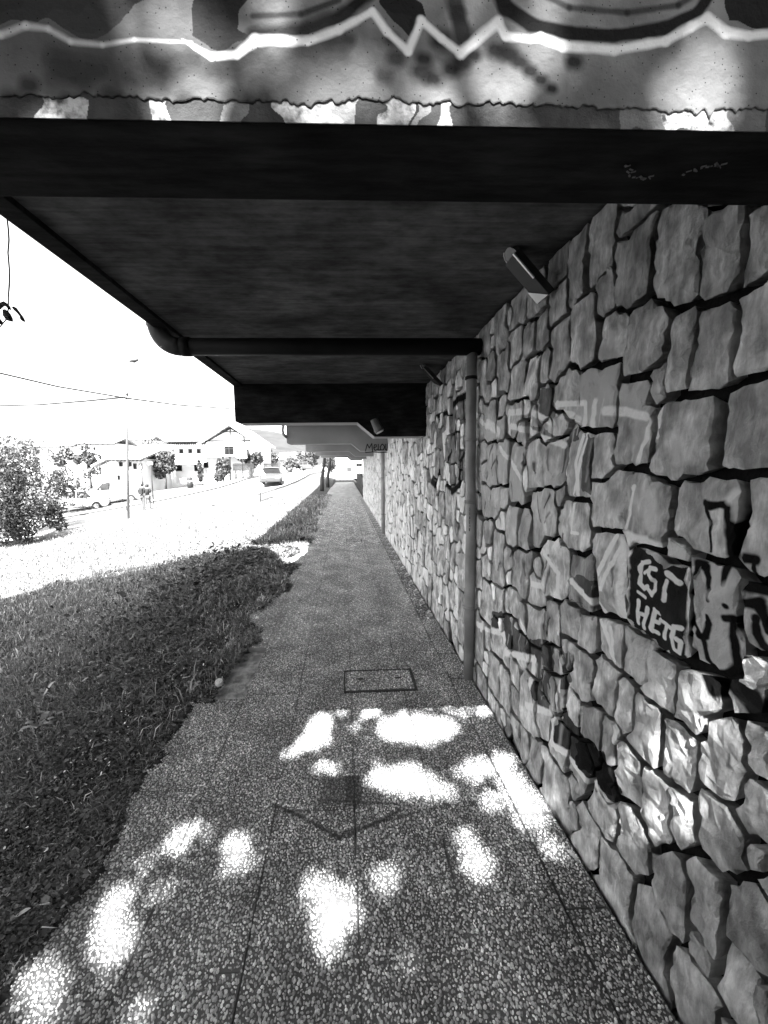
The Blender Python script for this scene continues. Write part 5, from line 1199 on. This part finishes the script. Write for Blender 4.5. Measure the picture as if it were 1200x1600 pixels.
# ================================================================== two walkers
M_skin = mat('skin', .30, .6, .1, 30); M_hair = mat('dark_hair', .02, .7, .3, 60); M_shirt = mat('dark_shirt', .02, .85, .3, 30); M_trou = mat('pale_trousers', .07, .85, .15, 30); M_jean = mat('dark_trousers', .06, .85, .2, 30); M_shoe = mat('shoe', .05, .6, .2, 30)
def skin_obj(name, verts, edges, rad, root, m, parent, sub=2):
    me = bpy.data.meshes.new(name); me.from_pydata(verts, edges, []); me.materials.append(m)
    o = obj(name, me, parent, True); sk = o.modifiers.new('skin', 'SKIN'); sk.use_smooth_shade = True
    if not me.skin_vertices: 
        bpy.context.view_layer.update()
    sv = me.skin_vertices[0].data if me.skin_vertices else None
    if sv is None:
        bm = bmesh.new(); bm.from_mesh(me); bm.verts.layers.skin.verify(); bm.to_mesh(me); bm.free(); sv = me.skin_vertices[0].data
    for i, q in enumerate(rad): sv[i].radius = (q, q) if np.isscalar(q) else q; sv[i].use_root = (i == root)
    ss = o.modifiers.new('subdivision', 'SUBSURF'); ss.levels = 1; ss.render_levels = sub
    return o
def person(label, loc, rz, h, shirt, trou, stride, bag=False):
    t = thing('person', label, 'person', loc, rz, 'people walking by the road'); k = h/1.75
    sw = stride
    V = [(0, 0, .95), (0, .01, 1.12), (0, .015, 1.32), (0, .0, 1.46), (0, .01, 1.55), (0, .03, 1.66),
         (.09, 0, .90), (.10, .10*sw+.02, .50), (.10, .10*sw-.06, .09), (.10, .10*sw+.10, .05),
         (-.09, 0, .90), (-.10, -.14*sw+.02, .50), (-.10, -.26*sw-.06, .11), (-.10, -.26*sw+.10, .05),
         (.19, 0, 1.42), (.24, -.10*sw-.02, 1.15), (.25, -.06*sw+.06, .92), (.25, -.05*sw+.10, .82),
         (-.19, 0, 1.42), (-.24, .10*sw-.02, 1.15), (-.24, .20*sw+.06, .93), (-.23, .24*sw+.10, .83)]
    E_ = [(0, 1), (1, 2), (2, 3), (3, 4), (4, 5), (0, 6), (6, 7), (7, 8), (8, 9), (0, 10), (10, 11), (11, 12), (12, 13), (3, 14), (14, 15), (15, 16), (16, 17), (3, 18), (18, 19), (19, 20), (20, 21)]
    Rr = [.12, .115, .13, .09, .055, (.085, .10), .085, .058, .042, .035, .085, .058, .042, .035, .055, .042, .034, .036, .055, .042, .034, .036]
    V = [tuple(c*k for c in v) for v in V]
    skin_obj('body', V, E_, Rr, 0, M_skin, t)
    iS = [0, 1, 2, 3, 14, 15, 18, 19]; mp_ = {a: b_ for b_, a in enumerate(iS)}
    skin_obj('shirt', [V[i] for i in iS], [(mp_[a], mp_[b_]) for a, b_ in E_ if a in mp_ and b_ in mp_], [.145, .14, .15, .10, .075, .062, .075, .062], 0, shirt, t)
    iT = [0, 6, 7, 8, 10, 11, 12]; mp_ = {a: b_ for b_, a in enumerate(iT)}
    skin_obj('trousers', [V[i] for i in iT], [(mp_[a], mp_[b_]) for a, b_ in E_ if a in mp_ and b_ in mp_], [.135, .105, .078, .06, .105, .078, .06], 0, trou, t)
    obj('hair', MB().lathe([(.03, .115), (.08, .10), (.108, .05), (.108, -.02), (.09, -.06)], (0, -.012*k+.02, 1.665*k), 12).mesh('hair', M_hair, True), t, True)
    for i in (8, 12):
        obj('shoe', MB().box((V[i][0], V[i][1]+.06, .045), (.09, .27, .08)).mesh('shoe', M_shoe, bevel=.02), t, True)
    if bag: obj('backpack', MB().box((0, -.17, 1.24*k), (.27, .14, .40)).mesh('backpack', M_hair, bevel=.05), t, True)
    return t
Yp = 26.5; P = at(232, 795, Yp); P2 = at(224, 794, Yp+.6)
zr = lambda x, y_: gz(x, y_)+.035
person('walker in dark shirt and pale trousers seen from behind, right of the pair', (P[0], Yp, zr(P[0], Yp)), .15, 1.72, M_shirt, M_trou, 1.0)
person('second walker in dark top partly behind the other, with a backpack', (P2[0], Yp+.6, zr(P2[0], Yp+.6)), -.1, 1.80, M_shirt, M_trou, -.8, True)

# ================================================================== houses
M_hw = mat('house_render', .72, .9, .06, 1.0); M_tile = mat('roof_tiles', .42, .9, .15, 3, bump=.4, bscale=8); M_wood = mat('eaves_timber', .03, .8, .3, 6); M_fr = mat('window_frame', .03, .7, .1, 6); M_shut = mat('shutter', .25, .8, .15, 8); M_pane = bpy.data.materials['pane_glass']; M_terr = mat('terrace_concrete', .6, .9, .1, 2)
def window(parent, x0, x1, z0, z1, y, mull=1, shut=False):
    f = MB(); w = .09
    f.bx(x0, x1, y-.07, y+.02, z1-w, z1); f.bx(x0, x1, y-.07, y+.02, z0, z0+w); f.bx(x0, x0+w, y-.07, y+.02, z0+w, z1-w); f.bx(x1-w, x1, y-.07, y+.02, z0+w, z1-w)
    for k in range(mull): xm = x0+(x1-x0)*(k+1)/(mull+1); f.bx(xm-.04, xm+.04, y-.07, y+.02, z0+w, z1-w)
    o = obj('window', f.mesh('window', M_fr), parent); obj('pane', MB().bx(x0+w, x1-w, y-.015, y+.01, z0+w, z1-w).mesh('pane', M_pane if not shut else M_shut), o); return o
# gabled house
Yg = 54.0
A = lambda x, y_: at(x, y_, Yg)
gl, gr, ap = A(317, 690), A(400, 692), A(360.5, 666); base = gz(-16, Yg)-.3
h = thing('gabled_house', 'white house with a broad gable and long left wing, across the road', 'house', (ap[0], Yg, base))
wl, wr = A(322, 700)[0], A(397, 700)[0]; ez = (gl[2]+gr[2])/2
obj('wall', MB().prism([(wl, base), (wr, base), (wr, ez-.05), (ap[0], ap[2]-.35), (wl, ez-.05)], Yg, Yg+12, 1).mesh('wall', M_hw), h)
ov = .9
rf = obj('roof', MB().prism([(gl[0]-.5, ez-.35), (ap[0], ap[2]+.15), (gr[0]+.5, ez-.35), (gr[0]+.5, ez-.12), (ap[0], ap[2]+.45), (gl[0]-.5, ez-.12)], Yg-ov, Yg+12.5, 1).mesh('roof', M_tile), h)
for sgn, ee in ((-1, gl), (1, gr)):
    obj('verge_board', MB().tube([(ap[0], Yg-ov-.02, ap[2]+.12), (ee[0]+sgn*.5, Yg-ov-.02, ez-.38)], .09, 4).mesh('verge_board', M_hw), h)
    obj('purlin', MB().tube([(ap[0]+sgn*1.1, Yg-ov+.05, ap[2]-.50), (ap[0]+sgn*1.1, Yg+.1, ap[2]-.50)], .10, 4).mesh('purlin', M_wood), h)
br = obj('bracing', MB().tube([(ap[0], Yg-.3, ap[2]-.1), (ap[0], Yg-.3, ap[2]-1.6)], .07, 4).tube([(ap[0]-1.3, Yg-.3, ap[2]-.75), (ap[0]+1.3, Yg-.3, ap[2]-.75)], .07, 4).mesh('bracing', M_wood), h)
q0, q1 = A(350, 697), A(366, 711); window(h, q0[0], q1[0], q1[2], q0[2], Yg, 1)
obj('floor_band', MB().bx(wl-.1, wr+.1, Yg-.12, Yg-.001, A(0, 692)[2]-.08, A(0, 692)[2]+.05).mesh('floor_band', M_wood), h)
obj('corner_post', MB().bx(A(350, 0)[0]-.06, A(350, 0)[0]+.06, Yg-.1, Yg-.002, A(0, 712)[2], A(0, 676)[2]).mesh('corner_post', M_wood), h)
# left wing with deep eaves on rafters
wx0, wx1 = A(268, 700)[0], wl-.02; wz = A(0, 692)[2]
obj('wall', MB().bx(wx0, wx1, Yg+.8, Yg+9, base, wz-.05).mesh('wall', M_hw), h)
obj('roof', MB().prism([(Yg-.5, wz-.15), (Yg+5, wz+2.0), (Yg+9.6, wz-.1), (Yg+9.6, wz+.12), (Yg+5, wz+2.25), (Yg-.5, wz+.08)], wx0-.7, wx1, 0).mesh('roof', M_tile), h)
for k in range(18):
    x = wx0-.4+(wx1-wx0+.3)*k/17; obj('rafter', MB().box((x, Yg+.25, wz-.20), (.12, 1.2, .16), 0, .37).mesh('rafter', M_wood), h)
for xa, xb in ((276, 283), (291, 297), (304, 310)):
    a, b_ = A(xa, 701), A(xb, 708); window(h, a[0], b_[0], b_[2], a[2], Yg+.8, 0)
for xa, xb, ya, yb in ((270, 281, 727, 736), (300, 308, 726, 736), (318, 326, 722, 731), (338, 345, 722, 730)):
    a, b_ = A(xa, ya), A(xb, yb); window(h, a[0], b_[0], b_[2], a[2], (Yg if xa > 317 else Yg+.8), 0)
obj('gutter', MB().bx(wx0-.7, wx1, Yg-.66, Yg-.52, wz-.18, wz-.04).mesh('gutter', M_wood), h)
obj('ridge_tiles', MB().bx(wx0-.7, wx1, Yg+4.86, Yg+5.14, wz+2.2, wz+2.36).mesh('ridge_tiles', M_wood), h)
for sgn, ee in ((-1, gl), (1, gr)): obj('barge_edge', MB().tube([(ap[0], Yg-ov-.04, ap[2]+.44), (ee[0]+sgn*.5, Yg-ov-.04, ez-.13)], .035, 4).mesh('barge_edge', M_wood), h)
# terrace slab and railing before the house
tz = A(0, 716)[2]
obj('terrace_slab', MB().bx(wx0-.5, A(372, 0)[0], Yg-1.6, Yg-.15, tz-.14, tz+.08).mesh('terrace_slab', M_terr), h)
dt = obj('railing', MB().bx(wx0-.5, A(345, 0)[0], Yg-1.6, Yg-1.55, tz+.85, tz+.92).mesh('railing', M_wood), h)
for k in range(7):
    x = wx0-.4+k*(A(345, 0)[0]-wx0+.3)/6; obj('railing_post', MB().bx(x-.03, x+.03, Yg-1.6, Yg-1.55, tz+.08, tz+.85).mesh('railing_post', M_wood), h)
for x in (A(316, 0)[0], A(328, 0)[0]):
    obj('terrace_column', MB().bx(x-.1, x+.1, Yg-1.5, Yg-1.3, base, tz-.14).mesh('terrace_column', M_dpost), h)
ch = A(314, 659); obj('chimney', MB().bx(ch[0]-.4, ch[0]+.4, Yg+5, Yg+5.8, wz+1.6, ch[2]).bx(ch[0]-.55, ch[0]+.55, Yg+4.9, Yg+5.9, ch[2], ch[2]+.12).mesh('chimney', M_hw), h)
ch = A(286, 672); obj('chimney', MB().bx(ch[0]-.35, ch[0]+.35, Yg+5, Yg+5.7, wz+1.6, ch[2]+.9).bx(ch[0]-.5, ch[0]+.5, Yg+4.9, Yg+5.8, ch[2]+.9, ch[2]+1.0).mesh('chimney', M_hw), h)
# low house left
def low_house(name, label, x0, x1, ytop, yeave, ybase, Y, wins, rafters=10, depth=8, group='small houses across the road'):
    a, b_ = at(x0, yeave, Y), at(x1, yeave, Y); base = gz((a[0]+b_[0])/2, Y)-.4; tz = at(x0, ytop, Y)[2]; ez = a[2]
    t = thing(name, label, 'house', ((a[0]+b_[0])/2, Y, base), group=group)
    obj('wall', MB().bx(a[0], b_[0], Y, Y+depth, base, ez).mesh('wall', M_hw), t)
    rise = max(.8, tz-ez)
    obj('roof', MB().prism([(Y-.8, ez-.22), (Y+depth/2, ez+rise), (Y+depth+.8, ez-.22), (Y+depth+.8, ez), (Y+depth/2, ez+rise+.22), (Y-.8, ez)], a[0]-.6, b_[0]+.6, 0).mesh('roof', M_tile), t)
    obj('gutter', MB().bx(a[0]-.65, b_[0]+.65, Y-.95, Y-.81, ez-.22, ez-.08).mesh('gutter', M_wood), t)
    obj('ridge_tiles', MB().bx(a[0]-.6, b_[0]+.6, Y+depth/2-.14, Y+depth/2+.14, ez+rise+.18, ez+rise+.30).mesh('ridge_tiles', M_wood), t)
    for sx_ in (a[0]-.6, b_[0]+.6): obj('verge_board', MB().tube([(sx_, Y-.82, ez-.1), (sx_, Y+depth/2, ez+rise+.1)], .09, 4).mesh('verge_board', M_wood), t)
    for k in range(rafters):
        x = a[0]-.4+(b_[0]-a[0]+.8)*k/(rafters-1); obj('rafter', MB().box((x, Y-.38, ez-.16), (.14, .8, .16), 0, .2).mesh('rafter', M_wood), t)
    for xa, ya, xb, yb in wins:
        p, q = at(xa, ya, Y), at(xb, yb, Y); window(t, p[0], q[0], q[2], p[2], Y, 0)
    return t
low_house('low_house', 'low white house with a flat ridged roof right behind the white van', 181, 219, 705, 717, 770, 47, [(186, 722, 192, 729), (199, 722, 206, 729), (183, 742, 189, 750), (208, 724, 214, 733)], 9)
low_house('small_house', 'small white house between the van house and the long wing', 216, 266, 694, 704, 760, 58, [(222, 708, 228, 716), (236, 709, 243, 716), (252, 708, 259, 716)], 10)
low_house('far_house', 'distant pale house at the left above the parked car', 120, 178, 684, 693, 740, 85, [(146, 699, 149, 704)], 8)
low_house('far_house', 'distant pale house just left of the street lamp pole', 60, 112, 690, 697, 740, 95, [], 8)
# shed gable between lamp and van
a = at(150, 727, 50); b_ = at(188, 708, 50); c_ = at(212, 722, 50); base = gz(a[0], 50)-.3
t = thing('gable_shed', 'small pale shed with a sloping roof edge behind the van', 'shed', (b_[0], 50, base), group='small houses across the road')
obj('wall', MB().prism([(a[0]+.5, base), (c_[0]-.3, base), (c_[0]-.3, c_[2]-.3), (b_[0], b_[2]-.3), (a[0]+.5, a[2]-.1)], 50, 55, 1).mesh('wall', M_hw), t)
obj('roof', MB().prism([(a[0]-.3, a[2]-.2), (b_[0], b_[2]-.05), (c_[0]+.2, c_[2]-.25), (c_[0]+.2, c_[2]-.05), (b_[0], b_[2]+.15), (a[0]-.3, a[2])], 49.4, 55.4, 1).mesh('roof', M_tile), t)
p, q = at(155, 730, 50), at(159, 742, 50); window(t, p[0], q[0], q[2], p[2], 50, 0)
# hillside houses on the skyline
k_ = 0
for x0, x1, yt, ye, Y, lab in ((20, 50, 690, 696, 130, 'tiny skyline house at the far left behind the bushy tree'), (150, 190, 683, 688, 140, 'skyline house left of the lamp pole with a long roof'), (196, 232, 681, 687, 135, 'skyline house just right of the lamp pole'), (286, 312, 672, 679, 120, 'skyline house behind the long wing roof'),
                               (296, 330, 667, 673, 150, 'skyline house left of the gable peak')):
    low_house('hill_house', lab, x0, x1, yt, ye, 720, Y, [], 5, 10, 'houses on the skyline')
# white block past the walkway end
Yb = 74; a, b_ = at(524, 718, Yb), at(600, 718, Yb); base = gz(0, Yb)-.2
t = thing('white_building', 'bright white building closing the view past the walkway end', 'building', ((a[0]+b_[0])/2, Yb, base))
obj('wall', MB().bx(a[0], b_[0], Yb, Yb+10, base, base+8.5).mesh('wall', M_hw), t)
p, q = at(540, 723, Yb), at(551, 738, Yb); o = obj('door', MB().bx(p[0], q[0], Yb-.08, Yb-.01, q[2], p[2]).mesh('door', M_shut), t)
p2, q2 = at(542, 730, Yb), at(549, 737, Yb); obj('pane', MB().bx(p2[0], q2[0], Yb-.1, Yb-.082, q2[2], p2[2]).mesh('pane', M_fr), o)
p, q = at(556, 724, Yb), at(566, 729, Yb); window(t, p[0], q[0], q[2], p[2], Yb, 1)
# right of the end: a low wall block by the corner of the stone wall
a = at(564, 752, 34); t = obj('low_wall', MB().bx(1.35, 1.75, 30, 43, -.1, .95).bx(1.31, 1.79, 30, 43, .95, 1.02).mesh('low_wall', M_kerb)); tag(t, 'low concrete wall beyond the far end of the stone wall', 'wall')
# gable roofed house at the road bend right of the estate car
low_house('far_house', 'pale house with a sloping dark eave behind the estate car', 438, 468, 707, 718, 745, 75, [(444, 722, 449, 728), (457, 722, 461, 728)], 8)
# fence right of the gabled house
fe = thing('picket_fence', 'dark picket fence in front of the gabled house', 'fence', (at(385, 730, 50)[0], 50, gz(-13, 50)))
f0, f1 = at(364, 728, 50), at(396, 728, 50); fz = gz(-13, 50); fzt = f0[2]+.3
obj('rail', MB().bx(f0[0], f1[0], 50.02, 50.06, fzt-.25, fzt-.18).mesh('rail', M_dpost), fe); obj('rail', MB().bx(f0[0], f1[0], 50.02, 50.06, fz+.25, fz+.32).mesh('rail', M_dpost), fe)
nP = 26; pk = None
for k in range(nP):
    x = f0[0]+(f1[0]-f0[0])*k/(nP-1)
    if pk is None: pk = MB().bx(-.035, .035, -.02, .02, 0, fzt-fz).mesh('picket', M_dpost)
    o = link(bpy.data.objects.new('picket', pk)); o.parent = fe; o.location = Vector((x, 50, fz))-fe.location
fe2 = thing('picket_fence', 'short dark fence beside the road behind the estate car', 'fence', (at(430, 730, 56)[0], 56, gz(-10, 56)))
f0, f1 = at(412, 724, 56), at(434, 724, 56); fz = gz(-10, 56); fzt = f0[2]
for z in (fzt-.2, fz+.3): obj('rail', MB().bx(f0[0], f1[0], 56.02, 56.06, z, z+.07).mesh('rail', M_dpost), fe2)
for k in range(18):
    o = link(bpy.data.objects.new('picket', pk)); o.parent = fe2; o.location = Vector((f0[0]+(f1[0]-f0[0])*k/17, 56, fz))-fe2.location; o.scale[2] = (fzt-fz)/2.0

# ================================================================== hedges, trees, hill
M_fol = attr_shade(mat('foliage', .085, .6, .2, 2, spec=.3)); M_fold = attr_shade(mat('dark_foliage', .05, .6, .2, 2, spec=.3))
def crown(cx, cy, cz, rx, ry, rz_, n, size, seed, m=M_fol, clumps=14, fill=.55):
    r = np.random.default_rng(seed)
    c = r.normal(0, 1, (clumps, 3)); c /= np.linalg.norm(c, axis=1)[:, None]; c *= r.uniform(.25, .80, (clumps, 1)); cr = r.uniform(.24, .46, clumps)
    k = r.integers(0, clumps, n); d = r.normal(0, 1, (n, 3)); d /= np.linalg.norm(d, axis=1)[:, None]
    P = c[k]+d*(cr[k]*r.uniform(.45, 1.05, n)**.6)[:, None]
    P = P*np.array([rx, ry, rz_])+np.array([cx, cy, cz])
    return leaf_cloud('crown', P, size, r, m, .6, d*.8, .45)
def tree(name, label, px, pbase, Y, ptop, wpx, n, size, seed, m=M_fol, trunk=True, clumps=14, group=None, cat='tree', flat=.5, zoff=0):
    b = at(px, pbase, Y); z0 = gz(b[0], Y)+zoff; t_ = at(px, ptop, Y)[2]; H_ = t_-z0; w = wpx*Y/600/2
    t = thing(name, label, cat, (b[0], Y, z0), group=group)
    tf = .28 if trunk else .0
    if trunk:
        mb = MB().tube([(b[0], Y, z0-.2), (b[0]+.05, Y, z0+H_*.25), (b[0]-.03, Y, z0+H_*.6), (b[0], Y, z0+H_*.85)], [H_*.03, H_*.024, H_*.016, H_*.005], 7)
        for q in range(4):
            a = q*1.7+seed; mb.tube([(b[0], Y, z0+H_*(.3+.08*q)), (b[0]+math.cos(a)*w*.6, Y+math.sin(a)*w*.6, z0+H_*(.55+.08*q))], [H_*.012, H_*.004], 5)
        obj('trunk', mb.mesh('trunk', M_bark, True), t)
    cz = z0+H_*(tf+(1-tf)/2); o = obj('crown', crown(b[0], Y, cz, w, w*.9, H_*(1-tf)/2*1.05, n, size, seed, m, clumps), t); o['kind'] = 'stuff'
    return t
tree('bushy_tree', 'big bushy tree at the left frame edge, dark underneath', 22, 812, 21.5, 672, 125, 5200, .09, 3, attr_shade(mat('pale_foliage', .12, .6, .2, 2, spec=.3)), True, 40)
tree('shrub', 'dark shrub added for the shaded core of the bushy tree at left', 30, 800, 18.6, 722, 92, 4200, .065, 77, mat('shaded_core_leaf', .02, .7, .3, 4), False, 16, 'shrubs by the parked cars', 'shrub')  # dark clump painting the shaded inside of the tree
tree('shrub', 'wispy shrub with upright shoots above the bushy tree at left', 12, 800, 23.5, 640, 70, 1500, .11, 5, M_fol, True, 9, 'shrubs by the parked cars', 'shrub')
tree('shrub', 'loose lower shrub right of the bushy tree, before the pale car', 78, 828, 20.8, 765, 70, 1500, .09, 6, M_fol, False, 14, 'shrubs by the parked cars', 'shrub')
tree('shrub', 'shaggy shrub below the left edge tree at the grass border', 10, 842, 19.3, 790, 90, 1600, .09, 7, M_fol, False, 14, 'shrubs by the parked cars', 'shrub')
tree('shrub', 'long drooping shrub behind the bushy tree and over the pale car', 98, 772, 30, 716, 62, 1500, .12, 8, M_fol, False, 13, 'shrubs by the parked cars', 'shrub')
for k, (px, pb, Y, pt_, w, n, lab, cat, m) in enumerate([(258, 746, 50, 704, 46, 1500, 'loose dark leaved tree before the small white house', 'tree', M_fold), (349, 742, 49, 713, 33, 1500, 'round clipped bush in front of the gabled house', 'bush', M_fold), (392, 735, 52, 700, 36, 1300, 'leafy tree at the right corner of the gabled house', 'tree', M_fold), (311, 733, 53, 716, 14, 300, 'small bush by the terrace column', 'bush', M_fold),
    (455, 742, 68, 712, 34, 900, 'pale speckled bush beyond the estate car', 'bush', M_fol), (474, 740, 72, 704, 30, 900, 'pale speckled tree right of the far bush', 'tree', M_fol), (425, 730, 70, 698, 30, 800, 'pale tree behind the short fence', 'tree', M_fol), (140, 735, 70, 696, 40, 1000, 'leafy tree behind the pale parked car', 'tree', M_fol), (96, 730, 75, 690, 36, 900, 'leafy tree on the far left behind the bushy tree', 'tree', M_fol), (180, 716, 100, 684, 34, 700, 'far leafy tree on the skyline left of the lamp', 'tree', M_fol), (238, 706, 110, 678, 34, 600, 'far leafy tree on the skyline right of the lamp', 'tree', M_fol), (118, 716, 105, 684, 26, 500, 'small far tree above the parked car', 'tree', M_fol), (60, 716, 110, 682, 34, 600, 'far tree at the left skyline', 'tree', M_fol)]):
    tree('leafy_tree' if cat == 'tree' else 'garden_bush', lab, px, pb, Y, pt_, w, n, Y*.0042, 30+k, m, cat == 'tree', 12, 'trees and bushes across the road', cat)
# two leaning young trees by the walkway, and the dark tree behind them
for (bx_, by_, tx2, ty2, Y, lab) in ((503, 767, 507, 720, 27.5, 'leaning young tree trunk nearest the walkway verge'), (512, 759, 516, 722, 32.5, 'second leaning young tree trunk on the walkway verge')):
    b = at(bx_, by_, Y); q = at(tx2, ty2, Y); z0 = gz(b[0], Y); t = thing('young_tree', lab, 'tree', (b[0], Y, z0), group='young trees on the verge')
    top = (q[0]+.06, Y, q[2]+1.2)
    obj('trunk', MB().tube([(b[0], Y, z0-.1), (b[0]+.02, Y, z0+.8), (q[0], Y, q[2]), top], [.16, .13, .11, .06], 9).mesh('trunk', M_bark, True), t)
    o = obj('crown', crown(top[0], Y, top[2]+.55, .95, .9, .95, 1300, .085, int(Y), M_fold, 10), t); o['kind'] = 'stuff'
tree('dark_tree', 'dark dense tree beyond the verge trunks under the canopy edge', 489, 744, 58, 703, 24, 2200, .26, 91, M_fold, True, 12)
tree('dark_tree', 'second dark tree between the two verge trunks in the distance', 517, 742, 60, 712, 26, 1700, .24, 92, M_fold, True, 10)
# hill
xs = np.linspace(-260, 60, 60); ys = np.linspace(150, 420, 24); X, Y = np.meshgrid(xs, ys)
hh = 30*np.exp(-((X+75)/70)**2-((Y-290)/90)**2)+9*np.exp(-((X+200)/60)**2-((Y-300)/90)**2)+4*vnoise(X, Y, .03, 2)*sstep(150, 200, Y)
Z = ground(X, Y)-1.5+hh
V = np.stack([X, Y, Z], -1).reshape(-1, 3); i = np.arange(X.size).reshape(X.shape); F = np.stack([i[:-1, :-1], i[:-1, 1:], i[1:, 1:], i[1:, :-1]], -1).reshape(-1, 4)
struct('hill', np_mesh('hill', V, F, mat('wooded_hill', .04, .9, .3, .12), True))
print('objects', len(bpy.data.objects), 'tris', sum(sum(max(1, len(p.vertices)-2) for p in m.polygons) if len(m.polygons) < 5000 else len(m.polygons) for m in bpy.data.meshes))
